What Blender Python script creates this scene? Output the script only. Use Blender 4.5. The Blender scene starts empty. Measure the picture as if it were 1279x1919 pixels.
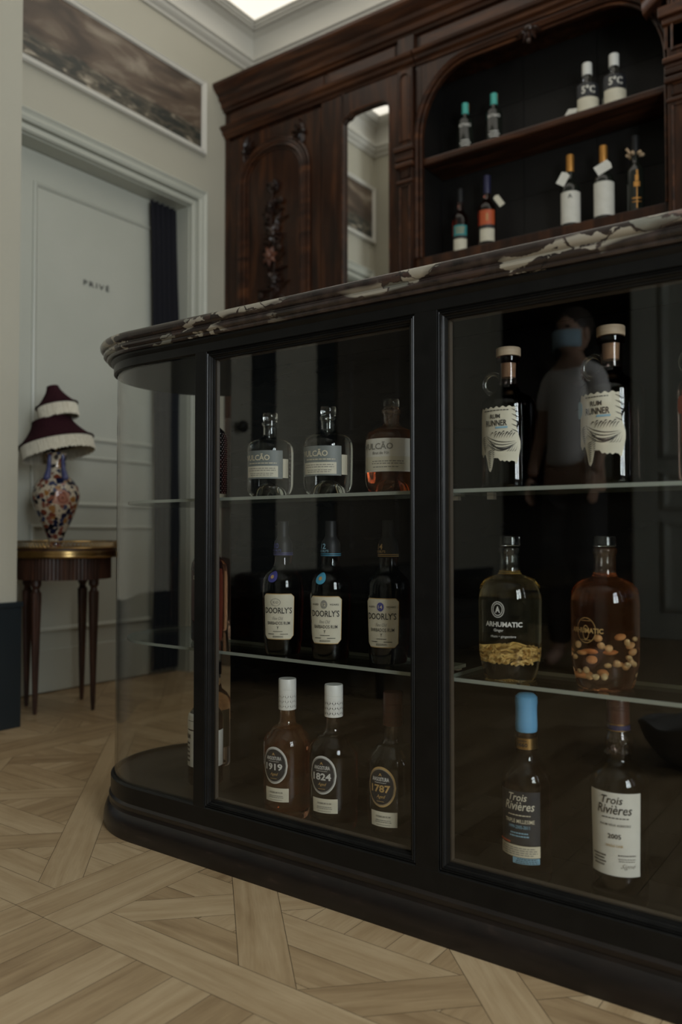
import bpy, bmesh, math, random
from mathutils import Vector, Matrix
R = math.radians
PI = math.pi
random.seed(7)
C = bpy.context.scene.collection
sc = bpy.context.scene

# ------------------------------------------------------------ camera, world, lights, exposure
YAW, PITCH, EYE = R(35.7), math.atan(42.5/1530.0), 0.63
cd = bpy.data.cameras.new('camera'); cam = bpy.data.objects.new('camera', cd); C.objects.link(cam)
cd.sensor_fit = 'VERTICAL'; cd.sensor_height = 36.0; cd.sensor_width = 24.0
cd.lens = 1530.0/1919.0*36.0
cd.clip_start = 0.02
cam.location = (0, 0, EYE)
cam.rotation_euler = (PI/2 + PITCH, 0, YAW)
cd.dof.use_dof = True; cd.dof.focus_distance = 1.5; cd.dof.aperture_fstop = 2.8
sc.camera = cam
sc.view_settings.view_transform = 'Standard'; sc.view_settings.look = 'None'
sc.view_settings.gamma = 1.0; sc.view_settings.exposure = 0.0
sc.view_settings.use_curve_mapping = False
w = bpy.data.worlds.new('world'); sc.world = w; w.use_nodes = True
w.node_tree.nodes['Background'].inputs[0].default_value = (.75, .85, 1, 1)
w.node_tree.nodes['Background'].inputs[1].default_value = .3

def area(name, loc, rot, sx, sy, power, col):
    l = bpy.data.lights.new(name, 'AREA'); l.shape = 'RECTANGLE'; l.size = sx; l.size_y = sy
    l.energy = power; l.color = col
    o = bpy.data.objects.new(name, l); C.objects.link(o); o.location = loc; o.rotation_euler = rot
    return o
WINDOWS = [(-.80, .20), (.62, 1.28)]          # the two windows in the wall on the right (y0, y1)
for (y0, y1), power in zip(WINDOWS, (112, 22)):
    area('window_daylight', (1.74, (y0+y1)/2, 1.45), (0, R(90), 0), 1.6, (y1-y0), power, (.90, .965, 1))
SKY = (-2.70, 1.2, 1.64, 3.01)                 # laylight in the ceiling x0 x1 y0 y1
SKY_L = .92

# ------------------------------------------------------------ materials
def nodes(m): return m.node_tree.nodes, m.node_tree.links
def mat(name, col, rough=.5, metal=0.0, spec=.5, coat=0.0, emit=None, es=0.0, sheen=0.0):
    m = bpy.data.materials.new(name); m.use_nodes = True
    b = m.node_tree.nodes['Principled BSDF']
    b.inputs['Base Color'].default_value = (*col, 1); b.inputs['Roughness'].default_value = rough
    b.inputs['Metallic'].default_value = metal; b.inputs['Specular IOR Level'].default_value = spec
    b.inputs['Coat Weight'].default_value = coat; b.inputs['Coat Roughness'].default_value = .08
    b.inputs['Sheen Weight'].default_value = sheen
    if emit: b.inputs['Emission Color'].default_value = (*emit, 1); b.inputs['Emission Strength'].default_value = es
    return m
def noise_mat(name, stops, scale=(1, 1, 1), nscale=5, detail=4, dist=0.0, rough=.5, metal=0, bump=.0, coat=0, spec=.5, coord='Object', rrange=None):
    m = mat(name, stops[0][1], rough, metal, spec, coat)
    n, l = nodes(m); b = n['Principled BSDF']
    tc = n.new('ShaderNodeTexCoord'); mp = n.new('ShaderNodeMapping'); mp.inputs['Scale'].default_value = scale
    nz = n.new('ShaderNodeTexNoise'); nz.inputs['Scale'].default_value = nscale
    nz.inputs['Detail'].default_value = detail; nz.inputs['Distortion'].default_value = dist
    cr = n.new('ShaderNodeValToRGB')
    while len(cr.color_ramp.elements) < len(stops): cr.color_ramp.elements.new(.5)
    for e, (p, c) in zip(cr.color_ramp.elements, stops): e.position = p; e.color = (*c, 1)
    l.new(tc.outputs[coord], mp.inputs['Vector']); l.new(mp.outputs[0], nz.inputs['Vector'])
    l.new(nz.outputs['Fac'], cr.inputs[0]); l.new(cr.outputs[0], b.inputs['Base Color'])
    if bump:
        bp = n.new('ShaderNodeBump'); bp.inputs['Strength'].default_value = bump; bp.inputs['Distance'].default_value = .002
        l.new(nz.outputs['Fac'], bp.inputs['Height']); l.new(bp.outputs[0], b.inputs['Normal'])
    return m
M = {}
M['wall'] = noise_mat('wall_paint', [(.3, (.42, .40, .325)), (.7, (.445, .425, .345))], nscale=3, rough=.55)
M['door'] = noise_mat('door_paint', [(.3, (.45, .46, .395)), (.7, (.485, .49, .425))], nscale=4, rough=.4)
M['trimw'] = mat('cornice_paint', (.58, .565, .51), .5)
M['ceil'] = mat('ceiling_paint', (.62, .60, .54), .7)
M['warmwall'] = mat('warm_wall_paint', (.50, .46, .36), .6)
M['basebd'] = mat('dark_baseboard_paint', (.012, .018, .022), .35)
M['brownwall'] = mat('brown_door_paint', (.10, .085, .065), .5)
M['black'] = noise_mat('black_lacquer', [(.3, (.0045, .0044, .0042)), (.7, (.0075, .0073, .0068))], nscale=30, rough=.34, spec=.22)
M['blackgloss'] = noise_mat('glossy_black_board', [(.35, (.0035, .0032, .003)), (.7, (.006, .0055, .005))], scale=(1, 1, 6), nscale=6, rough=.2, spec=.12)
M['plinth'] = noise_mat('dark_brown_plinth', [(.3, (.007, .0055, .005)), (.62, (.013, .009, .0075)), (.85, (.05, .032, .025))], scale=(2, 8, 8), nscale=9, detail=8, rough=.33, spec=.45)
M['casefloor'] = noise_mat('dark_case_floor', [(.3, (.008, .0065, .005)), (.7, (.015, .012, .009))], scale=(1, 9, 1), nscale=5, rough=.45, spec=.3)
M['sill'] = mat('brown_inner_frame', (.05, .038, .026), .45)
M['wood'] = noise_mat('dark_walnut', [(.25, (.009, .004, .0026)), (.5, (.029, .0105, .005)), (.8, (.085, .030, .011))], scale=(5, 5, .7), nscale=5, detail=8, dist=.6, rough=.30, bump=.12, spec=.33)
M['woodh'] = noise_mat('dark_walnut_across', [(.25, (.011, .005, .003)), (.5, (.042, .015, .007)), (.8, (.125, .045, .016))], scale=(.7, 5, 5), nscale=5, detail=8, dist=.6, rough=.30, bump=.12, spec=.35)
M['woodd'] = noise_mat('carved_walnut', [(.3, (.009, .004, .003)), (.7, (.034, .014, .008))], nscale=18, rough=.32, bump=.15)
M['rose'] = noise_mat('reddish_walnut', [(.3, (.08, .03, .018)), (.7, (.16, .06, .035))], nscale=18, rough=.35)
M['niche'] = noise_mat('niche_dark_board', [(.3, (.005, .0045, .004)), (.7, (.0085, .0075, .0065))], nscale=4, rough=.55, spec=.3)
M['mirror'] = mat('mirror_silver', (.86, .87, .86), .015, 1.0)
M['brass'] = noise_mat('aged_brass', [(.3, (.32, .20, .08)), (.7, (.55, .38, .16))], nscale=20, rough=.28, metal=1)
M['mahog'] = noise_mat('mahogany', [(.3, (.020, .009, .006)), (.55, (.055, .022, .013)), (.8, (.11, .042, .022))], scale=(8, 8, 1), nscale=7, detail=7, rough=.42)
M['shade'] = noise_mat('burgundy_cloth', [(.3, (.022, .006, .009)), (.7, (.034, .010, .014))], nscale=120, rough=.95, spec=.1)
M['fringe'] = noise_mat('cream_fringe', [(.3, (.50, .46, .36)), (.7, (.74, .70, .58))], scale=(60, 60, 1), nscale=8, rough=.8)
M['curtain'] = mat('black_curtain', (.012, .012, .016), .9, spec=.2)
M['letter'] = mat('dark_letter', (.03, .03, .03), .5)
M['white'] = mat('white_plastic', (.70, .69, .64), .4)
M['silverink'] = mat('silver_ink', (.55, .54, .5), .4)
M['goldink'] = mat('gold_ink', (.42, .27, .10), .4)
M['blackink'] = mat('black_ink', (.018, .016, .014), .6)
M['greyink'] = mat('grey_ink', (.22, .21, .18), .6)
M['paper'] = noise_mat('cream_label', [(.3, (.52, .48, .37)), (.7, (.58, .54, .42))], nscale=30, rough=.6)
M['paperw'] = noise_mat('white_label', [(.3, (.56, .54, .47)), (.7, (.62, .60, .53))], nscale=30, rough=.6)
M['greylab'] = mat('grey_label', (.15, .165, .155), .5)
M['creamink'] = mat('cream_ink', (.55, .49, .35), .6)
M['darklab'] = mat('black_label', (.016, .017, .02), .5)
M['cork'] = noise_mat('pale_cork', [(.3, (.42, .29, .17)), (.7, (.55, .40, .25))], nscale=60, rough=.8)
M['corkwood'] = noise_mat('pale_cork_wood', [(.3, (.40, .30, .20)), (.7, (.50, .39, .27))], scale=(1, 1, 8), nscale=30, rough=.6)
M['blue'] = noise_mat('light_blue_wax', [(.3, (.11, .30, .50)), (.7, (.14, .36, .57))], nscale=6, rough=.3)
M['bluelab'] = mat('pale_blue_sticker', (.20, .36, .45), .6)
M['violet'] = mat('violet_seal', (.05, .05, .22), .5)
M['cyan'] = mat('cyan_seal', (.06, .28, .42), .5)
M['capblack'] = mat('black_capsule', (.010, .010, .010), .5, spec=.3)
M['capbrown'] = mat('brown_capsule', (.055, .018, .011), .35)
M['teal'] = mat('teal_capsule', (.07, .40, .34), .4)
M['tealab'] = mat('teal_label', (.03, .20, .20), .5)
M['orange'] = mat('orange_label', (.42, .075, .02), .5)
M['goldcap'] = mat('gold_capsule', (.55, .26, .06), .35, metal=.6)
M['navy'] = mat('navy_capsule', (.02, .02, .06), .4)
M['darkgreen'] = mat('dark_wine_glass', (.010, .012, .009), .08)
M['skin'] = mat('skin', (.42, .26, .18), .5)
M['hair'] = mat('dark_hair', (.03, .02, .014), .6)
M['tshirt'] = mat('white_tshirt', (.80, .78, .76), .8)
M['trousers'] = mat('black_trousers', (.012, .012, .014), .8)
M['mask'] = mat('pale_blue_mask', (.35, .50, .60), .7)
M['leather'] = noise_mat('black_leather', [(.3, (.012, .012, .012)), (.7, (.02, .02, .02))], nscale=40, rough=.4, bump=.2)
M['ginger'] = noise_mat('ginger_slices', [(.3, (.75, .44, .12)), (.7, (.97, .70, .28))], nscale=90, rough=.5)
M['chunk'] = noise_mat('pale_fruit_pieces', [(.3, (.70, .50, .22)), (.7, (.95, .78, .45))], nscale=50, rough=.4)

def pane_mat(name, tint=(.96, .965, .96), refl=.82):
    m = bpy.data.materials.new(name); m.use_nodes = True; n, l = nodes(m); n.clear()
    out = n.new('ShaderNodeOutputMaterial'); mx = n.new('ShaderNodeMixShader')
    tr = n.new('ShaderNodeBsdfTransparent'); tr.inputs[0].default_value = (*tint, 1)
    gl = n.new('ShaderNodeBsdfGlossy'); gl.inputs['Roughness'].default_value = .0
    gl.inputs[0].default_value = (refl, refl, refl, 1)
    fr = n.new('ShaderNodeFresnel'); ge = n.new('ShaderNodeNewGeometry')
    mr = n.new('ShaderNodeMapRange'); mr.inputs['To Min'].default_value = 1.5; mr.inputs['To Max'].default_value = 1/1.5
    l.new(ge.outputs['Backfacing'], mr.inputs['Value']); l.new(mr.outputs[0], fr.inputs['IOR'])
    l.new(fr.outputs[0], mx.inputs[0]); l.new(tr.outputs[0], mx.inputs[1]); l.new(gl.outputs[0], mx.inputs[2])
    l.new(mx.outputs[0], out.inputs[0]); return m
M['pane'] = pane_mat('window_glass')
M['shelfglass'] = pane_mat('shelf_glass', (.86, .90, .87))
M['shelfedge'] = mat('glass_edge', (.24, .26, .22), .25, spec=.8)

def glass_mat(name, col=(1, 1, 1), dens=0.0, glow=None, gw=.0, ior=1.46):
    m = bpy.data.materials.new(name); m.use_nodes = True; n, l = nodes(m); n.clear()
    out = n.new('ShaderNodeOutputMaterial')
    g = n.new('ShaderNodeBsdfGlass'); g.inputs['IOR'].default_value = ior; g.inputs['Roughness'].default_value = 0.0
    g.inputs['Color'].default_value = (.97, .98, .97, 1)
    if glow:
        d = n.new('ShaderNodeBsdfDiffuse'); d.inputs[0].default_value = (*glow, 1)  # diffuse share imitates light shining through the liquid
        mx = n.new('ShaderNodeMixShader'); mx.inputs[0].default_value = gw
        l.new(g.outputs[0], mx.inputs[1]); l.new(d.outputs[0], mx.inputs[2]); l.new(mx.outputs[0], out.inputs[0])
    else: l.new(g.outputs[0], out.inputs[0])
    if dens:
        v = n.new('ShaderNodeVolumeAbsorption'); v.inputs[0].default_value = (*col, 1); v.inputs[1].default_value = dens
        l.new(v.outputs[0], out.inputs['Volume'])
    return m
M['gclear'] = glass_mat('clear_bottle_glass')
M['gyellow'] = glass_mat('pale_yellow_spirit', (.95, .90, .62), 7)
M['gamber'] = glass_mat('amber_spirit', (.85, .42, .12), 26, (.50, .19, .05), .055)
M['gred'] = glass_mat('reddish_spirit', (.90, .48, .20), 12, (.32, .12, .04), .03)
M['gdark'] = glass_mat('dark_rum', (.62, .20, .08), 65, (.16, .05, .02), .012)
M['gvdark'] = glass_mat('very_dark_rum', (.5, .12, .05), 110)

def marble():
    m = mat('breccia_marble', (.03, .025, .022), .22, spec=.5, coat=.15); n, l = nodes(m); b = n['Principled BSDF']
    tc = n.new('ShaderNodeTexCoord')
    warp = n.new('ShaderNodeTexNoise'); warp.inputs['Scale'].default_value = 9; warp.inputs['Detail'].default_value = 5
    vm = n.new('ShaderNodeVectorMath'); vm.operation = 'MULTIPLY_ADD'; vm.inputs[1].default_value = (.13, .13, .13)
    l.new(tc.outputs['Object'], warp.inputs['Vector']); l.new(warp.outputs['Color'], vm.inputs[0]); l.new(tc.outputs['Object'], vm.inputs[2])
    vo = n.new('ShaderNodeTexVoronoi'); vo.inputs['Scale'].default_value = 23; vo.feature = 'F1'
    ve = n.new('ShaderNodeTexVoronoi'); ve.inputs['Scale'].default_value = 23; ve.feature = 'DISTANCE_TO_EDGE'
    mpv = n.new('ShaderNodeMapping'); mpv.inputs['Scale'].default_value = (.55, 1, 1.7); l.new(vm.outputs[0], mpv.inputs[0])
    for q in (vo, ve): l.new(mpv.outputs[0], q.inputs['Vector'])
    sep = n.new('ShaderNodeSeparateColor'); l.new(vo.outputs['Color'], sep.inputs[0])
    pick = n.new('ShaderNodeValToRGB'); pick.color_ramp.interpolation = 'CONSTANT'
    st = [(0, (.30, .27, .21)), (.12, (.17, .165, .135)), (.22, (.30, .27, .215)), (.40, (.028, .020, .017)), (.78, (.05, .030, .024)), (.92, (.15, .10, .08))]
    while len(pick.color_ramp.elements) < len(st): pick.color_ramp.elements.new(.5)
    for e, (p, c) in zip(pick.color_ramp.elements, st): e.position = p; e.color = (*c, 1)
    l.new(sep.outputs[0], pick.inputs[0])
    zone = n.new('ShaderNodeTexNoise'); zone.inputs['Scale'].default_value = 2.6; zone.inputs['Detail'].default_value = 3
    mp = n.new('ShaderNodeMapping'); mp.inputs['Scale'].default_value = (1, .5, 5); mp.inputs['Location'].default_value = (3.4, 0, 2.2)
    l.new(tc.outputs['Object'], mp.inputs[0]); l.new(mp.outputs[0], zone.inputs['Vector'])
    zr = n.new('ShaderNodeMapRange'); zr.inputs['From Min'].default_value = .515; zr.inputs['From Max'].default_value = .545
    l.new(zone.outputs['Fac'], zr.inputs['Value'])
    eg = n.new('ShaderNodeMapRange'); eg.inputs['From Min'].default_value = .012; eg.inputs['From Max'].default_value = .04
    l.new(ve.outputs['Distance'], eg.inputs['Value'])
    mu = n.new('ShaderNodeMath'); mu.operation = 'MULTIPLY'; l.new(zr.outputs[0], mu.inputs[0]); l.new(eg.outputs[0], mu.inputs[1])
    fine = n.new('ShaderNodeTexNoise'); fine.inputs['Scale'].default_value = 30; fine.inputs['Detail'].default_value = 6
    l.new(tc.outputs['Object'], fine.inputs['Vector'])
    base = n.new('ShaderNodeValToRGB'); base.color_ramp.elements[0].color = (.014, .011, .010, 1); base.color_ramp.elements[1].color = (.060, .042, .036, 1)
    base.color_ramp.elements[0].position = .35; base.color_ramp.elements[1].position = .72
    l.new(fine.outputs['Fac'], base.inputs[0])
    mx = n.new('ShaderNodeMix'); mx.data_type = 'RGBA'
    l.new(mu.outputs[0], mx.inputs['Factor']); l.new(base.outputs[0], mx.inputs['A']); l.new(pick.outputs[0], mx.inputs['B'])
    l.new(mx.outputs['Result'], b.inputs['Base Color']); return m
M['marble'] = marble()

def parquet_mat():
    m = mat('oak_parquet', (.4, .3, .2), .38, spec=.35); n, l = nodes(m); b = n['Principled BSDF']
    uv = n.new('ShaderNodeUVMap'); uv.uv_map = 'UVMap'
    at = n.new('ShaderNodeAttribute'); at.attribute_name = 'plank'
    sep = n.new('ShaderNodeSeparateColor'); l.new(at.outputs['Color'], sep.inputs[0])
    mp = n.new('ShaderNodeMapping'); mp.inputs['Scale'].default_value = (2.2, 26, 1); l.new(uv.outputs[0], mp.inputs[0])
    nz = n.new('ShaderNodeTexNoise'); nz.inputs['Scale'].default_value = 1.6; nz.inputs['Detail'].default_value = 7; nz.inputs['Distortion'].default_value = .7
    l.new(mp.outputs[0], nz.inputs['Vector'])
    mp2 = n.new('ShaderNodeMapping'); mp2.inputs['Scale'].default_value = (14, 190, 1); l.new(uv.outputs[0], mp2.inputs[0])
    n2 = n.new('ShaderNodeTexNoise'); n2.inputs['Scale'].default_value = 1.5; n2.inputs['Detail'].default_value = 3; l.new(mp2.outputs[0], n2.inputs['Vector'])
    mp3 = n.new('ShaderNodeMapping'); mp3.inputs['Scale'].default_value = (5, 6, 1); l.new(uv.outputs[0], mp3.inputs[0])
    n3 = n.new('ShaderNodeTexNoise'); n3.inputs['Scale'].default_value = 2; n3.inputs['Detail'].default_value = 5; l.new(mp3.outputs[0], n3.inputs['Vector'])
    a1 = n.new('ShaderNodeMath'); a1.operation = 'MULTIPLY_ADD'; a1.inputs[1].default_value = .24
    l.new(sep.outputs[0], a1.inputs[0])
    a0 = n.new('ShaderNodeMath'); a0.operation = 'MULTIPLY_ADD'; a0.inputs[1].default_value = .55; l.new(nz.outputs['Fac'], a0.inputs[0])
    a00 = n.new('ShaderNodeMath'); a00.operation = 'MULTIPLY_ADD'; a00.inputs[1].default_value = .22; a00.inputs[2].default_value = -.16; l.new(n3.outputs['Fac'], a00.inputs[0])
    l.new(a00.outputs[0], a0.inputs[2]); l.new(a0.outputs[0], a1.inputs[2])
    a2 = n.new('ShaderNodeMath'); a2.operation = 'MULTIPLY_ADD'; a2.inputs[1].default_value = .20; l.new(n2.outputs['Fac'], a2.inputs[0]); l.new(a1.outputs[0], a2.inputs[2])
    cr = n.new('ShaderNodeValToRGB'); e = cr.color_ramp.elements
    e[0].position = .12; e[0].color = (.19, .115, .055, 1); e[1].position = .85; e[1].color = (.60, .47, .30, 1)
    k = e.new(.42); k.color = (.38, .265, .145, 1); k = e.new(.62); k.color = (.48, .355, .21, 1)
    l.new(a2.outputs[0], cr.inputs[0]); l.new(cr.outputs[0], b.inputs['Base Color'])
    bp = n.new('ShaderNodeBump'); bp.inputs['Strength'].default_value = .12; bp.inputs['Distance'].default_value = .001
    l.new(n2.outputs['Fac'], bp.inputs['Height']); l.new(bp.outputs[0], b.inputs['Normal']); return m
M['parquet'] = parquet_mat()
M['seam'] = mat('parquet_seam', (.04, .025, .014), .8)

def painting_mat():
    m = mat('storm_painting', (.1, .08, .06), .45); n, l = nodes(m); b = n['Principled BSDF']
    tc = n.new('ShaderNodeTexCoord'); mp = n.new('ShaderNodeMapping'); mp.inputs['Scale'].default_value = (1, 1.3, 4.2)
    nz = n.new('ShaderNodeTexNoise'); nz.inputs['Scale'].default_value = 2.6; nz.inputs['Detail'].default_value = 8; nz.inputs['Distortion'].default_value = .9
    l.new(tc.outputs['Object'], mp.inputs[0]); l.new(mp.outputs[0], nz.inputs['Vector'])
    sk = n.new('ShaderNodeValToRGB'); sk.color_ramp.elements[0].position = .36; sk.color_ramp.elements[0].color = (.055, .038, .027, 1)
    sk.color_ramp.elements[1].position = .68; sk.color_ramp.elements[1].color = (.27, .225, .17, 1)
    k = sk.color_ramp.elements.new(.52); k.color = (.115, .08, .055, 1); l.new(nz.outputs['Fac'], sk.inputs[0])
    mp2 = n.new('ShaderNodeMapping'); mp2.inputs['Scale'].default_value = (1, 4, 14); l.new(tc.outputs['Object'], mp2.inputs[0])
    n2 = n.new('ShaderNodeTexNoise'); n2.inputs['Scale'].default_value = 2.2; n2.inputs['Detail'].default_value = 9; n2.inputs['Distortion'].default_value = 1.2
    l.new(mp2.outputs[0], n2.inputs['Vector'])
    sea = n.new('ShaderNodeValToRGB'); sea.color_ramp.elements[0].position = .42; sea.color_ramp.elements[0].color = (.030, .032, .026, 1)
    sea.color_ramp.elements[1].position = .72; sea.color_ramp.elements[1].color = (.50, .44, .34, 1)
    k = sea.color_ramp.elements.new(.58); k.color = (.10, .085, .06, 1); l.new(n2.outputs['Fac'], sea.inputs[0])
    sp = n.new('ShaderNodeSeparateXYZ'); l.new(tc.outputs['Object'], sp.inputs[0])
    hz = n.new('ShaderNodeMath'); hz.operation = 'MULTIPLY_ADD'; hz.inputs[1].default_value = .06; l.new(nz.outputs['Fac'], hz.inputs[0]); l.new(sp.outputs['Z'], hz.inputs[2])
    mr = n.new('ShaderNodeMapRange'); mr.inputs['From Min'].default_value = 2.572; mr.inputs['From Max'].default_value = 2.592; l.new(hz.outputs[0], mr.inputs['Value'])
    mx = n.new('ShaderNodeMix'); mx.data_type = 'RGBA'; l.new(mr.outputs[0], mx.inputs['Factor']); l.new(sea.outputs[0], mx.inputs['A']); l.new(sk.outputs[0], mx.inputs['B'])
    l.new(mx.outputs['Result'], b.inputs['Base Color']); return m
M['painting'] = painting_mat()

def vase_mat():
    m = mat('painted_porcelain', (.6, .5, .4), .15, coat=.4); n, l = nodes(m); b = n['Principled BSDF']
    tc = n.new('ShaderNodeTexCoord')
    wn = n.new('ShaderNodeTexNoise'); wn.inputs['Scale'].default_value = 22; wn.inputs['Detail'].default_value = 2; l.new(tc.outputs['Object'], wn.inputs['Vector'])
    vm = n.new('ShaderNodeVectorMath'); vm.operation = 'MULTIPLY_ADD'; vm.inputs[1].default_value = (.035,)*3
    l.new(wn.outputs['Color'], vm.inputs[0]); l.new(tc.outputs['Object'], vm.inputs[2])
    vo = n.new('ShaderNodeTexVoronoi'); vo.inputs['Scale'].default_value = 50; l.new(vm.outputs[0], vo.inputs['Vector'])
    sep = n.new('ShaderNodeSeparateColor'); l.new(vo.outputs['Color'], sep.inputs[0])
    pk = n.new('ShaderNodeValToRGB'); pk.color_ramp.interpolation = 'CONSTANT'
    st = [(0, (.010, .014, .045)), (.26, (.010, .009, .012)), (.42, (.20, .05, .025)), (.60, (.36, .17, .05)), (.74, (.05, .06, .13)), (.84, (.26, .09, .06))]
    while len(pk.color_ramp.elements) < len(st): pk.color_ramp.elements.new(.5)
    for e, (p, c) in zip(pk.color_ramp.elements, st): e.position = p; e.color = (*c, 1)
    l.new(sep.outputs[0], pk.inputs[0])
    th = n.new('ShaderNodeMapRange'); th.inputs['From Min'].default_value = .50; th.inputs['From Max'].default_value = .56
    l.new(vo.outputs['Distance'], th.inputs['Value'])
    n3 = n.new('ShaderNodeTexNoise'); n3.inputs['Scale'].default_value = 30; n3.inputs['Detail'].default_value = 0; n3.inputs['Distortion'].default_value = 2; l.new(tc.outputs['Object'], n3.inputs['Vector'])
    vr = n.new('ShaderNodeMapRange'); vr.inputs['From Min'].default_value = .01; vr.inputs['From Max'].default_value = .022
    ab = n.new('ShaderNodeMath'); ab.operation = 'SUBTRACT'; ab.inputs[1].default_value = .5; l.new(n3.outputs['Fac'], ab.inputs[0])
    ab2 = n.new('ShaderNodeMath'); ab2.operation = 'ABSOLUTE'; l.new(ab.outputs[0], ab2.inputs[0]); l.new(ab2.outputs[0], vr.inputs['Value'])
    m0 = n.new('ShaderNodeMix'); m0.data_type = 'RGBA'; m0.inputs['A'].default_value = (.05, .04, .05, 1); m0.inputs['B'].default_value = (.62, .54, .41, 1); l.new(vr.outputs[0], m0.inputs['Factor'])
    mx = n.new('ShaderNodeMix'); mx.data_type = 'RGBA'; l.new(th.outputs[0], mx.inputs['Factor']); l.new(pk.outputs[0], mx.inputs['A']); l.new(m0.outputs['Result'], mx.inputs['B'])
    dv = n.new('ShaderNodeVectorMath'); dv.operation = 'DISTANCE'; dv.inputs[1].default_value = (.083, .004, .196); l.new(vm.outputs[0], dv.inputs[0])
    fl = n.new('ShaderNodeMapRange'); fl.inputs['To Max'].default_value = 1; fl.inputs['From Max'].default_value = .046; l.new(dv.outputs['Value'], fl.inputs['Value'])
    fr = n.new('ShaderNodeValToRGB'); fr.color_ramp.interpolation = 'CONSTANT'
    st = [(0, (.10, .05, .03)), (.09, (.48, .26, .08)), (.30, (.10, .03, .02)), (.37, (.42, .18, .13)), (.52, (.24, .07, .05)), (.58, (.50, .27, .20))]
    while len(fr.color_ramp.elements) < len(st): fr.color_ramp.elements.new(.5)
    for e, (p, c) in zip(fr.color_ramp.elements, st): e.position = p; e.color = (*c, 1)
    l.new(fl.outputs[0], fr.inputs[0])
    lt = n.new('ShaderNodeMath'); lt.operation = 'LESS_THAN'; lt.inputs[1].default_value = .70; l.new(fl.outputs[0], lt.inputs[0])
    m2 = n.new('ShaderNodeMix'); m2.data_type = 'RGBA'; l.new(lt.outputs[0], m2.inputs['Factor']); l.new(mx.outputs['Result'], m2.inputs['A']); l.new(fr.outputs[0], m2.inputs['B'])
    l.new(m2.outputs['Result'], b.inputs['Base Color']); return m
M['vase'] = vase_mat()

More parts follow.
